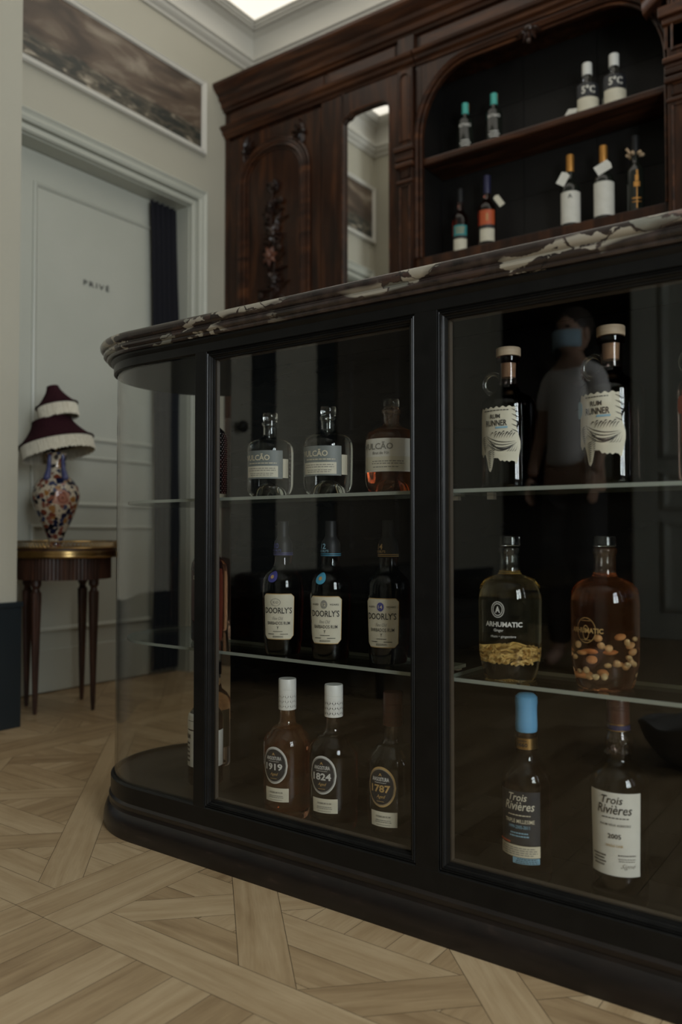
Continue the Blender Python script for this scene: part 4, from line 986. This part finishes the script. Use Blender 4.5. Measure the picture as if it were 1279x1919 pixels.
W.text(lb, 'bluelab', [('1999-2005-2011', .002, .088, .032, .0050, .01), ('#2', .002, .0745, .032, .009)])
lb = W.patch(t, 'gold_label', 'creamink', -.034, .034, .0455, .0625); W.text(lb, 'greyink', [('#4', 0, .0475, .060, .013)])
W.patch(t, 'blue_stamp', 'bluelab', -.008, .033, .036, .0447, off=.0006)
W.text(t, 'blackink', [('#3', .014, .0365, .036, .008)])
TP2 = [(0, .006), (.027, .0), (.036, .001), (.0395, .006), (.040, .016), (.0395, .060), (.0415, .165), (.0400, .178), (.034, .189), (.025, .197), (.0175, .203), (.0160, .207), (.0185, .213), (.0198, .222), (.0196, .234), (.0172, .242), (.0150, .246), (.0150, .250), (0, .250)]
t = bottle('rum_bottle', 'tall dark rum bottle with brown cap and large cream label dated 2005', 'bottle', (-.3695, 1.206, .1009), R(6), TP2, 'gvdark', cavity=(.208, .246, .003))
cap = cyl(t, 'cap', 'capbrown', [(.0151, .2465), (.0156, .247), (.0156, .2885), (.0150, .2915), (.0135, .293), (0, .2932)], label='brown cap')
b = MB()
for z in (.2855, .281, .2765): b.lathe([(.0155, z-.0008), (.0160, z), (.0155, z+.0008)], 32)
b.build('ridge', 'capbrown', cap, smooth=True)
cyl(t, 'neck_band', 'navy', [(.0157, .2475), (.0162, .2476), (.0162, .2545), (.0157, .2546)]); 
for z in (.2462, .2548): cyl(t, 'gold_ring', 'brass', [(.0152, z), (.0166, z), (.0166, z+.0014), (.0152, z+.0014)])
W = Wrap(radf(TP2[3:]), .041)
lb = W.patch(t, 'label', 'paperw', -.038, .038, .050, .166, label='large cream label')
W.text(lb, 'blackink', [('Trois', -.002, .1505, .029, .0110, .010, .25), ('Rivières', .001, .1362, .048, .0130, .010, .25), ('2005', .001, .1020, .018, .0068, .018), ('#1', .002, .1295, .042, .0030), ('RHUM VIEUX AGRICOLE', .002, .1195, .042, .0032, .004), ('#4', -.022, .061, .022, .018), ('#1', .018, .078, .03, .003)])
W.text(lb, 'goldink', [('SINGLE CASK', .001, .0905, .024, .0035, .01)]); W.text(lb, 'greyink', [('Signé', .020, .060, .022, .008, 0, .6), ('#2', .018, .070, .03, .006)])
b = MB(); rr = random.Random(2)
for k in range(34):
    a = rr.uniform(-1.2, .9); z = rr.uniform(.214, .236); b.ball((.0192*math.sin(a), -.0192*math.cos(a), z), (.0022, .0022, .0026), 6, 4)
b.build('embossing', 'gclear', t, smooth=True)
# flask bottles with fruit on the middle shelf
HP = [(0, .010), (.030, .004), (.036, .0), (.040, .002), (.0425, .010), (.0455, .024), (.0482, .038), (.0485, .050), (.0495, .120), (.0492, .134), (.0465, .146), (.040, .155), (.030, .160), (.020, .163), (.0172, .167), (.0163, .172), (.0163, .196), (.0180, .199), (.0180, .206), (.0160, .207), (.0150, .208), (0, .208)]
for i, (x, y, rot, gm, lab) in enumerate(((-.541, 1.213, 9, 'gyellow', 'clear bottle of pale liquid with shredded ginger lying inside on the middle shelf'), (-.393, 1.222, -1, 'gred', 'orange tinted flask bottle with fruit pieces lying inside on the middle shelf'), (-.218, 1.225, 4, 'gyellow', 'pale bottle with yellow fruit inside cut off by the edge of the photo'))):
    t = bottle('infused_rum_bottle', lab, 'bottle', (x, y, Z2+.0004), R(rot), HP, gm, 'round shouldered infused rum bottles', cavity=(.170, .206, .0028))
    cyl(t, 'stopper', 'gclear', [(0, .2085), (.0152, .2085), (.0168, .2095), (.0168, .2225), (.016, .224), (0, .224)])
    # contents in a hollow of the glass body: a bed of slices lifted out of the solid glass by its own skin
    b = MB(); r2 = random.Random(i+4)
    if i != 1:
        for k in range(170):
            a = r2.uniform(0, 2*PI); rad = .040*r2.random()**.5; z = .028+.028*r2.random()*(1-.3*rad/.04)
            d = r2.uniform(0, PI); L = .016; c, s_ = math.cos(d), math.sin(d); px_, py_ = rad*math.cos(a), rad*math.sin(a)
            if math.hypot(px_, py_) > .036: L = .007
            b.tube([(px_-c*L*.6, py_-s_*L*.6, z-.001), (px_, py_, z+.002), (px_+c*L*.6, py_+s_*L*.6, z-.001+r2.uniform(-.002, .002))], .0021, 5)
        b.build('ginger_shreds', 'ginger', t, smooth=True)
    else:
        for k in range(36):
            a = r2.uniform(0, 2*PI); rad = .041*r2.random()**.4; z = .020+.056*r2.random()
            rad = min(rad, .038 if z < .03 else .042)
            b.ball((rad*math.cos(a), rad*math.sin(a), z), (.0050, .0036, .0056), 8, 6, rot=Matrix.Rotation(r2.uniform(0, 3), 3, 'X'))
        b.build('fruit_pieces', 'chunk', t, smooth=True)
    W = Wrap(radf(HP[4:]), .0495)
    if i == 0:
        W.ring(t, 'emblem_ring', 'silverink', -.006, .1115, .0105, .0125, .10, off=.0006); W.ring(t, 'emblem_ring', 'silverink', -.006, .1115, .0078, .0095, .12, off=.0006)
        W.text(t, 'silverink', [('A', -.006, .1065, .008, .010, .04), ('ARHUMATIC', .002, .0850, .060, .0078, .03), ('Ginger', -.005, .0765, .016, .0055, .01), ('rhum • gingembre', .002, .0675, .040, .0048, .006)], off=.0006)
    elif i == 1:
        W.ring(t, 'emblem_ring', 'goldink', -.012, .0880, .0155, .0185, .05, off=.0006)
        W.text(t, 'goldink', [('ARHUMATIC', -.012, .0840, .052, .0075, .03), ('#1', -.012, .101, .018, .002), ('#1', -.012, .073, .018, .002)], off=.0010)
        W.ring(t, 'emblem_bottle', 'goldink', -.012, .0850, .0052, .0105, .14, off=.0006)
# bottles behind each other in the rounded end
EP = lambda r, h: [(0, .004), (r*.75, .0), (r*.93, .001), (r, .006), (r, h*.60), (r*.96, h*.65), (r*.75, h*.70), (r*.45, h*.74), (.0135, h*.79), (.013, h*.88), (0, h*.88)]
ends = [('dark rum bottle wrapped in dotted netting behind the left mullion, top shelf', 'gvdark', -1.288, 1.302, Z1, .033, .225, 'white', 'net'),
        ('brown rum bottle with oval picture label behind the left mullion, middle shelf', 'gdark', -1.262, 1.262, Z2, .034, .255, 'capblack', 'pic'),
        ('amber glass bottle with brown cap at the back of the rounded end, middle shelf', 'gamber', -1.375, 1.395, Z2, .034, .235, 'capbrown', None),
        ('black bottle with tall white printed label behind the left mullion on the case floor', 'gvdark', -1.264, 1.262, .1005, .037, .225, 'capblack', 'white'),
        ('clear brown bottle standing behind the black labelled one in the rounded case end', 'gred', -1.345, 1.372, .1005, .036, .235, 'capbrown', 'back')]
for lab, gm, x, y, z, r_, h, cm, kind in ends:
    prof = EP(r_, h); t = bottle('rum_bottle', lab, 'bottle', (x, y, z+.0004), R(30), prof, gm)
    cyl(t, 'cap', cm, [(0, h*.881), (.0145, h*.881), (.0150, h*.885), (.0150, h), (.014, h+.001), (0, h+.001)])
    W = Wrap(radf(prof[3:]), r_)
    if kind == 'net':
        b = MB()
        for k in range(26):
            for m_ in range(30):
                a = 2*PI*(k+.5*(m_ % 2))/26; z_ = .008+m_*.0048
                rr_ = W.rf(z_)+.0008
                b.add([(rr_*math.sin(a), -rr_*math.cos(a), z_+q) for q in (0,)]+[(rr_*math.sin(a+.03), -rr_*math.cos(a+.03), z_+.0011), (rr_*math.sin(a), -rr_*math.cos(a), z_+.0022), (rr_*math.sin(a-.03), -rr_*math.cos(a-.03), z_+.0011)], [(0, 1, 2, 3)])
        b.build('netting', 'silverink', t, recalc=False); W.patch(t, 'base_band', 'creamink', -.11, .11, .004, .016)
    elif kind == 'pic':
        lb = W.patch(t, 'label', 'capbrown', -.035, .035, .045, .150); W.disc(lb, 'oval_picture', 'paper', 0, .105, .017, .020, off=.0014); W.text(lb, 'paper', [('DIPLOMATE', -.001, .132, .044, .008, .02), ('#3', 0, .052, .04, .018)], off=.0014)
    elif kind == 'white':
        lb = W.patch(t, 'label', 'paperw', -.060, .058, .040, .115, label='tall white printed label')
        W.text(lb, 'blackink', [('RHUM', -.038, .098, .022, .010, .03), ('#5', -.038, .048, .022, .045), ('#3', .022, .076, .03, .03), ('#3', .022, .046, .03, .015)])
        W.text(lb, 'orange', [('#1', .022, .068, .032, .008)])
        W.patch(t, 'neck_label', 'paperw', -.05, -.015, .136, .150, off=.0008); W.patch(t, 'upper_label', 'paperw', -.055, -.015, .118, .135, off=.0008)
    elif kind == 'back': W.patch(t, 'label', 'creamink', -.02, .05, .045, .13)
# black leather bag on the floor of the room, mirrored low in the right-hand glass
b = MB(); b.lathe([(0, 0), (.10, 0), (.15, .020), (.185, .062), (.200, .105), (.204, .112), (.200, .118), (.17, .112), (.15, .118), (.10, .128), (0, .132)], 48, sy=.75)
for v in range(len(b.v)): x_, y_, z_ = b.v[v]; b.v[v] = (x_, y_, z_*(1+.06*math.sin(x_*40+y_*25)))
o = tag(b.build('leather_bag', mat('bag_leather', (.17, .165, .155), .5), smooth=True), 'black leather bag lying on the parquet, reflected low in the right case glass', 'bag'); o.location = (-.47, -.10, .0)

# ------------------------------------------------------------ bottles in the back bar niche
Y0 = 2.985; SU, SL = 2.1785, NZ0+.0005
def nbottle(name, lab, x, z, r_, h, gm, caps, y=Y0, grp=None, neck=.0125, sh=.55, nk=.70, ch=.80, rot=25):
    prof = [(0, .003), (r_*.8, 0), (r_, .005), (r_, h*sh), (r_*.9, h*(sh+.05)), (r_*.5, h*(nk-.04)), (neck, h*nk), (neck, h*ch), (0, h*ch)]
    t = bottle(name, lab, 'bottle', (x, y, z), R(rot), prof, gm, grp, n=28)
    cyl(t, 'capsule', caps, [(0, h*ch+.0002), (neck+.0015, h*ch+.0002), (neck+.002, h*ch+.002), (neck+.002, h-.002), (neck, h), (0, h)], n=20)
    return t, Wrap(radf(prof[2:]), r_)
for x, lab in ((-1.516, 'dark spirit bottle with teal capsule nearer the pilaster on the upper cabinet shelf'), (-1.388, 'dark spirit bottle with teal capsule further from the pilaster on the upper cabinet shelf')):
    t, W = nbottle('spirit_bottle', lab, x, SU, .034, .222, 'darkgreen', 'teal', grp='dark bottles with teal capsules', sh=.62, nk=.73, ch=.79)
    W.text(t, 'silverink', [('BOTANO', 0, .112, .05, .013, .02), ('#3', 0, .03, .045, .03)])
    b = MB(); b.box(.0148, .0154, -.005, .005, .185, .221); b.build('gold_strip', 'goldcap', t)
for x, lab in ((-1.009, 'clear spirit bottle with white stopper beside the folded tag on the upper cabinet shelf'), (-.909, 'clear spirit bottle with white stopper next to the right pilaster on the upper cabinet shelf')):
    t, W = nbottle('spirit_bottle', lab, x, SU, .043, .215, 'gclear', 'white', grp='clear bottles with white stoppers', neck=.0165, sh=.55, nk=.66, ch=.78)
    W.patch(t, 'back_label', 'darklab', -.05, .05, .075, .125, off=.0002); W.patch(t, 'label', 'paper', -.046, .05, .006, .070, label='pale label')
    W.text(t, 'paperw', [('5°C', 0, .083, .05, .030, .03)], off=.001)
b = MB(); b.prism([(0, 0), (.05, 0), (.062, .036), (.030, .042)], 1, -.004, .004)
o = tag(b.build('folded_tag', 'paperw'), 'white folded paper tag standing beside a clear bottle on the upper cabinet shelf', 'tag'); o.location = (-1.095, 2.945, SU)
def hang_tag(t, zc, x, ang, w_=.032, h=.052, m='paperw', y=-.030):
    b = MB(); c, s_ = math.cos(R(ang)), math.sin(R(ang)); P = lambda a, q: (x+a*c-q*s_, zc+a*s_+q*c)
    pts = [P(-w_/2, -h/2), P(w_/2, -h/2), P(w_/2, h/2-.005), P(0, h/2), P(-w_/2, h/2-.005)]
    b.prism(pts, 1, y, y+.001); b.build('neck_tag', m, t)['label'] = 'hanging neck tag'
t, W = nbottle('wine_bottle', 'slim bottle with teal and white label on the lower cabinet shelf', -1.540, SL, .033, .285, 'gdark', 'capblack', neck=.011)
W.patch(t, 'label', 'paper', -.03, .03, .016, .125, label='white lower label'); W.patch(t, 'top_label', 'tealab', -.03, .03, .083, .126, off=.0009, label='teal upper label'); W.patch(t, 'band', 'blackink', -.03, .03, .070, .083, off=.001); W.text(t, 'goldink', [('#3', 0, .09, .04, .03)])
t, W = nbottle('wine_bottle', 'slim bottle with orange and white label on the lower cabinet shelf', -1.420, SL, .036, .310, 'gdark', 'navy', neck=.0125, ch=.76)
W.patch(t, 'label', 'paper', -.032, .032, .034, .135, label='white lower label'); W.patch(t, 'top_label', 'orange', -.032, .032, .100, .160, off=.0009, label='orange upper label'); W.patch(t, 'band', 'blackink', -.032, .032, .085, .100, off=.001); W.text(t, 'goldink', [('1', 0, .115, .008, .03, .02)]); hang_tag(t, .195, .046, 35, .024, .05, 'paper')
t, W = nbottle('wine_bottle', 'gold capped bottle whose white label carries a dark letter A in the niche', -1.077, SL, .037, .300, 'darkgreen', 'goldcap', neck=.0128, ch=.78, grp='gold capped bottles with white labels')
W.patch(t, 'label', 'paperw', -.046, .046, .030, .150, label='white label'); W.text(t, 'blackink', [('A', -.004, .122, .016, .016, .02)]); hang_tag(t, .200, -.028, -28)
t, W = nbottle('wine_bottle', 'gold capped bottle with plain white label and large tag near the pilaster', -.951, SL, .038, .300, 'darkgreen', 'goldcap', neck=.0128, ch=.78, grp='gold capped bottles with white labels')
W.patch(t, 'label', 'paperw', -.046, .046, .030, .155, label='plain white label'); W.text(t, 'silverink', [('A', 0, .128, .010, .010, .02)]); hang_tag(t, .208, -.004, -60, .036, .060); 
t, W = nbottle('spirit_bottle', 'black bottle with gold figure print and paper bow at its neck in the niche', -.836, SL, .031, .303, 'darkgreen', 'capblack', neck=.013)
fig = [((-.002, .150), (.004, .168)), ((-.006, .128), (.006, .150)), ((-.011, .108), (.011, .126)), ((-.0015, .03), (.0015, .108)), ((-.016, .064), (.016, .069)), ((-.016, .052), (.016, .055))]
for (a, z0), (a1, z1) in fig: W.patch(t, 'gold_print', 'goldcap', a, a1, z0, z1, off=.0006, n=8, rows=2)
b = MB()
for q in range(6): b.ball((.022*math.cos(q*1.05), .022*math.sin(q*1.05), .235), (.012, .006, .008), 8, 5, rot=Matrix.Rotation(q*1.05, 3, 'Z'))
b.tube([(-.02, -.015, .235), (-.034, -.02, .252)], .005, 6); b.build('paper_bow', 'cork', t, smooth=True)

# ------------------------------------------------------------ side table and lamp
tx, ty = -2.575, 1.845
tb = thing('side_table', 'round dark mahogany side table with brass rimmed top and tapering fluted legs', 'table', (tx, ty, 0))
cyl(tb, 'tabletop', 'mahog', [(0, .560), (.183, .560), (.183, .582), (0, .582)], n=64)
cyl(tb, 'brass_rim', 'brass', [(.1832, .548), (.187, .548), (.190, .553), (.1885, .560), (.190, .566), (.188, .573), (.1832, .574)], n=64, label='polished brass rim')
b = MB(); n = 84
for k in range(n):
    a0, a1 = 2*PI*k/n, 2*PI*(k+1)/n; r_ = .184
    P = lambda a, z: (r_*math.cos(a), r_*math.sin(a), z)
    b.tube([P(a0, .5835), P(a1, .6035)], .0011, 4); b.tube([P(a1, .5835), P(a0, .6035)], .0011, 4)
ringp = lambda z: [(.184*math.cos(2*PI*k/72), .184*math.sin(2*PI*k/72), z) for k in range(72)]
b.tube(ringp(.606), .0024, 6, closed=True); b.tube(ringp(.583), .0020, 6, closed=True)
b.build('gallery', 'brass', tb, smooth=True)['label'] = 'pierced brass gallery'
b = MB(); n = 160; rings = []
for z in (.470, .5599): rings.append([((.165-.002*(k % 2))*math.cos(2*PI*k/n), (.165-.002*(k % 2))*math.sin(2*PI*k/n), z) for k in range(n)])
b.loft(rings, True, True); b.build('apron', 'mahog', tb)
for (lx, ly) in ((-2.553, 1.712), (-2.450, 1.878), (-2.640, 1.972), (-2.70, 1.775)):
    dx, dy = lx-tx, ly-ty; b = MB(); n = 24; rings = []
    for (r_, z) in ((.006, 0), (.0085, .03), (.0185, .405), (.0185, .425), (.0145, .428), (.0115, .438), (.0145, .446), (.018, .450), (.018, .4695)):
        fl = .0012 if .03 <= z <= .41 else 0
        k_ = 1-.0*z
        rings.append([(dx*k_+(r_-fl*(j % 2))*math.cos(2*PI*j/n), dy*k_+(r_-fl*(j % 2))*math.sin(2*PI*j/n), z) for j in range(n)])
    b.loft(rings, True, True); b.build('leg', 'mahog', tb, smooth=True, auto=25)
lp = thing('table_lamp', 'painted porcelain vase lamp with two burgundy fringed shades on the side table', 'lamp', (-2.593, 1.817, .5825), R(-10))
cyl(lp, 'vase', 'vase', [(0, 0), (.026, 0), (.028, .004), (.026, .012), (.026, .030), (.036, .055), (.055, .095), (.073, .140), (.083, .175), (.0845, .195), (.079, .222), (.062, .246), (.044, .262), (.037, .275), (.034, .300), (.035, .325), (.040, .345), (.034, .350), (0, .350)], n=56)
for a in (3, 67, 183, 247):
    b = MB(); a_ = R(a-60); pts = []
    prof = [(.062, .2435, .007), (.061, .250, .0125), (.056, .262, .0115), (.048, .283, .0085), (.044, .31, .0072), (.043, .338, .006)]
    b.tube([(r_*math.cos(a_), r_*math.sin(a_), z) for r_, z, q in prof], [q for r_, z, q in prof], 10)
    o = b.build('blue_handle', mat('blue_glaze', (.075, .085, .21), .15, coat=.4) if a == 3 else bpy.data.materials['blue_glaze'], lp, smooth=True)
def shade(name, z0, z1, r0, r1, fz, tilt=None):
    T = Matrix.Translation((0, 0, z0)) @ Matrix.Rotation(R(14), 4, Vector((.812, .584, 0)).cross(Vector((0, 0, 1)))) @ Matrix.Translation((0, 0, -z0))
    b = MB(); n = 64; rings = []; N = 8
    for i in range(N+1):
        t_ = i/N; r_ = r1+(r0-r1)*(1-t_)**1.5; z = z0+(z1-z0)*t_
        rings.append([T @ Vector((r_*math.cos(2*PI*k/n), r_*math.sin(2*PI*k/n), z)) for k in range(n)])
    inner = [[T @ Vector(((Vector(T.inverted() @ v).x)*.985, (Vector(T.inverted() @ v).y)*.985, (T.inverted() @ v).z)) for v in ring] for ring in reversed(rings)]
    b.loft(rings+inner+[rings[0]], True, False); s_ = b.build(name, 'shade', lp, smooth=True, auto=50)
    b = MB(); b.tube([T @ Vector((r0*math.cos(2*PI*k/64), r0*math.sin(2*PI*k/64), z0)) for k in range(64)], .0035, 6, closed=True); b.build('hem_cord', 'shade', s_, smooth=True)
    b = MB(); n = 220; r2 = random.Random(9); vs = []; fs = []
    rings = [[], [], [], []]
    for k in range(n):
        a = 2*PI*k/n; jit = (.0015 if k % 2 else 0)+r2.uniform(-.0008, .0008); L = fz+r2.uniform(-.004, .003)
        for q in range(4):
            rings[q].append(T @ Vector(((r0-.004+jit)*math.cos(a), (r0-.004+jit)*math.sin(a), z0-.003-L*q/3)))
    b.loft(rings, True, False); o = b.build('fringe', 'fringe', s_); o['label'] = 'cream silk fringe'
    so = o.modifiers.new('thick', 'SOLIDIFY'); so.thickness = .0015
shade('lower_shade', .385, .470, .133, .070, .046)
shade('upper_shade', .520, .595, .074, .021, .046)
cyl(lp, 'lamp_stem', 'brass', [(0, .3502), (.006, .3502), (.006, .575), (0, .575)], n=12)

# ------------------------------------------------------------ black sofa and the person reflected in the glass
sf = thing('sofa', 'low black leather sofa seen only as a reflection in the case glass', 'sofa', (XN+.42, -.98, 0))
for nm, bx in (('seat', (-.34, .36, -.62, .62, .12, .30)), ('backrest', (-.39, -.22, -.72, .72, .12, .47)), ('armrest', (-.39, .36, -.72, -.63, .12, .40)), ('armrest', (-.39, .36, .63, .72, .12, .40))):
    b = MB(); b.box(*bx); b.build(nm, 'leather', sf, bevel=.03)
for x in (-.33, .30):
    for y in (-.62, .62): b = MB(); b.lathe([(0, 0), (.015, 0), (.02, .119), (0, .119)], 16, (x, y, 0)); b.build('leg', 'black', sf)
def skin_body(name, verts, edges, radii, m, par=None, sub=2, root=0):
    me = bpy.data.meshes.new(name); me.from_pydata(verts, edges, []); me.materials.append(M[m]); o = bpy.data.objects.new(name, me); C.objects.link(o)
    if par: o.parent = par
    sk = o.modifiers.new('skin', 'SKIN'); sk.use_smooth_shade = True
    for i, r_ in enumerate(radii):
        v = me.skin_vertices[0].data[i]; v.radius = (r_, r_) if not isinstance(r_, tuple) else r_; v.use_root = (i == root)
    s_ = o.modifiers.new('sub', 'SUBSURF'); s_.levels = sub; s_.render_levels = sub
    return o
px_, py_ = -1.33, -1.42
H = 1.66
vs = [(0, 0, .93), (0, .0, 1.12), (0, -.005, 1.30), (0, 0, 1.40), (0, .005, 1.47),
      (-.125, 0, 1.365), (-.170, .015, 1.11), (-.175, .09, .90), (.125, 0, 1.365), (.170, .015, 1.11), (.175, .09, .90),
      (-.085, 0, .86), (-.095, .01, .48), (-.10, -.03, .09), (-.10, .09, .035), (.085, 0, .86), (.095, .01, .48), (.10, -.03, .09), (.10, .09, .035),
      (0, .0, 1.50)]
es = [(0, 1), (1, 2), (2, 3), (3, 4), (3, 5), (5, 6), (6, 7), (3, 8), (8, 9), (9, 10), (0, 11), (11, 12), (12, 13), (13, 14), (0, 15), (15, 16), (16, 17), (17, 18), (4, 19)]
rs = [(.12, .09), (.11, .09), (.115, .09), (.06, .06), .045, .042, .034, .026, .042, .034, .026, .085, .058, .042, .032, .085, .058, .042, .032, .05]
person = skin_body('person', vs, es, rs, 'skin'); person.location = (px_, py_, .0); person.rotation_euler = (0, 0, R(15))
tag(person, 'person in white t-shirt and pale blue face mask standing reflected in the case glass', 'person')
b = MB()                                        # head shape with face on the same body: chin, brow, nose, ears
for c, r_ in (((0, 0, 1.575), (.073, .09, .105)), ((0, .025, 1.53), (.055, .065, .065)), ((0, .094, 1.555), (.012, .018, .020)), ((-.074, 0, 1.56), (.010, .018, .028)), ((.074, 0, 1.56), (.010, .018, .028))): b.ball(c, r_, 20, 14)
hd = b.build('head', 'skin', person, smooth=True)
b = MB()
for x in (-.028, .028): b.ball((x, .082, 1.585), (.013, .008, .007), 10, 6)
b.build('eye', 'blackink', hd, smooth=True)
b = MB(); b.ball((0, -.014, 1.605), (.083, .092, .092), 20, 14); b.build('hair', 'hair', person, smooth=True)
b = MB(); n = 12; rings = []
for i in range(n+1):
    a = R(-78+156*i/n); rings.append([(.076*math.sin(a)*1.02, .03+.074*math.cos(a)+(.012 if abs(a) < .5 else 0)*k_, z) for z, k_ in ((1.488, .4), (1.52, 1), (1.550, 1), (1.568, .7))])
b.loft(rings, False, False); o = b.build('face_mask', 'mask', person, smooth=True, recalc=False); so = o.modifiers.new('t', 'SOLIDIFY'); so.thickness = .003
tv = [(0, 0, .925), (0, 0, .99), (0, -.005, 1.30), (0, 0, 1.395), (-.125, 0, 1.365), (-.160, .010, 1.20), (.125, 0, 1.365), (.160, .010, 1.20)]
skin_body('tshirt', tv, [(0, 1), (1, 2), (2, 3), (3, 4), (4, 5), (3, 6), (6, 7)], [(.165, .125), (.140, .115), (.135, .110), (.065, .07), .052, .052, .052, .052], 'tshirt', person)
tv = [(0, 0, .90), (-.08, 0, .80), (-.095, .01, .48), (-.10, -.03, .10), (.08, 0, .80), (.095, .01, .48), (.10, -.03, .10)]
skin_body('trousers', tv, [(0, 1), (1, 2), (2, 3), (0, 4), (4, 5), (5, 6)], [(.13, .10), .09, .07, .055, .09, .07, .055], 'trousers', person)
for s_ in (-1, 1):                              # hands: palm, four fingers and a thumb
    hv = [(.175*s_, .09, .90), (.173*s_, .105, .865)]; he = [(0, 1)]; hr = [.024, .026]
    for q in range(4):
        o_x = (q-1.5)*.017; L = (.062, .07, .066, .052)[q]; i0 = len(hv)
        hv += [(.177*s_, .105+o_x, .835), (.171*s_, .108+o_x, .835-L*.5), (.163*s_, .112+o_x, .835-L)]; he += [(1, i0), (i0, i0+1), (i0+1, i0+2)]; hr += [.009, .0085, .0075]
    i0 = len(hv); hv += [(.160*s_, .135, .855), (.153*s_, .150, .825)]; he += [(1, i0), (i0, i0+1)]; hr += [.011, .009]
    skin_body('hand', hv, he, hr, 'skin', person, sub=1)
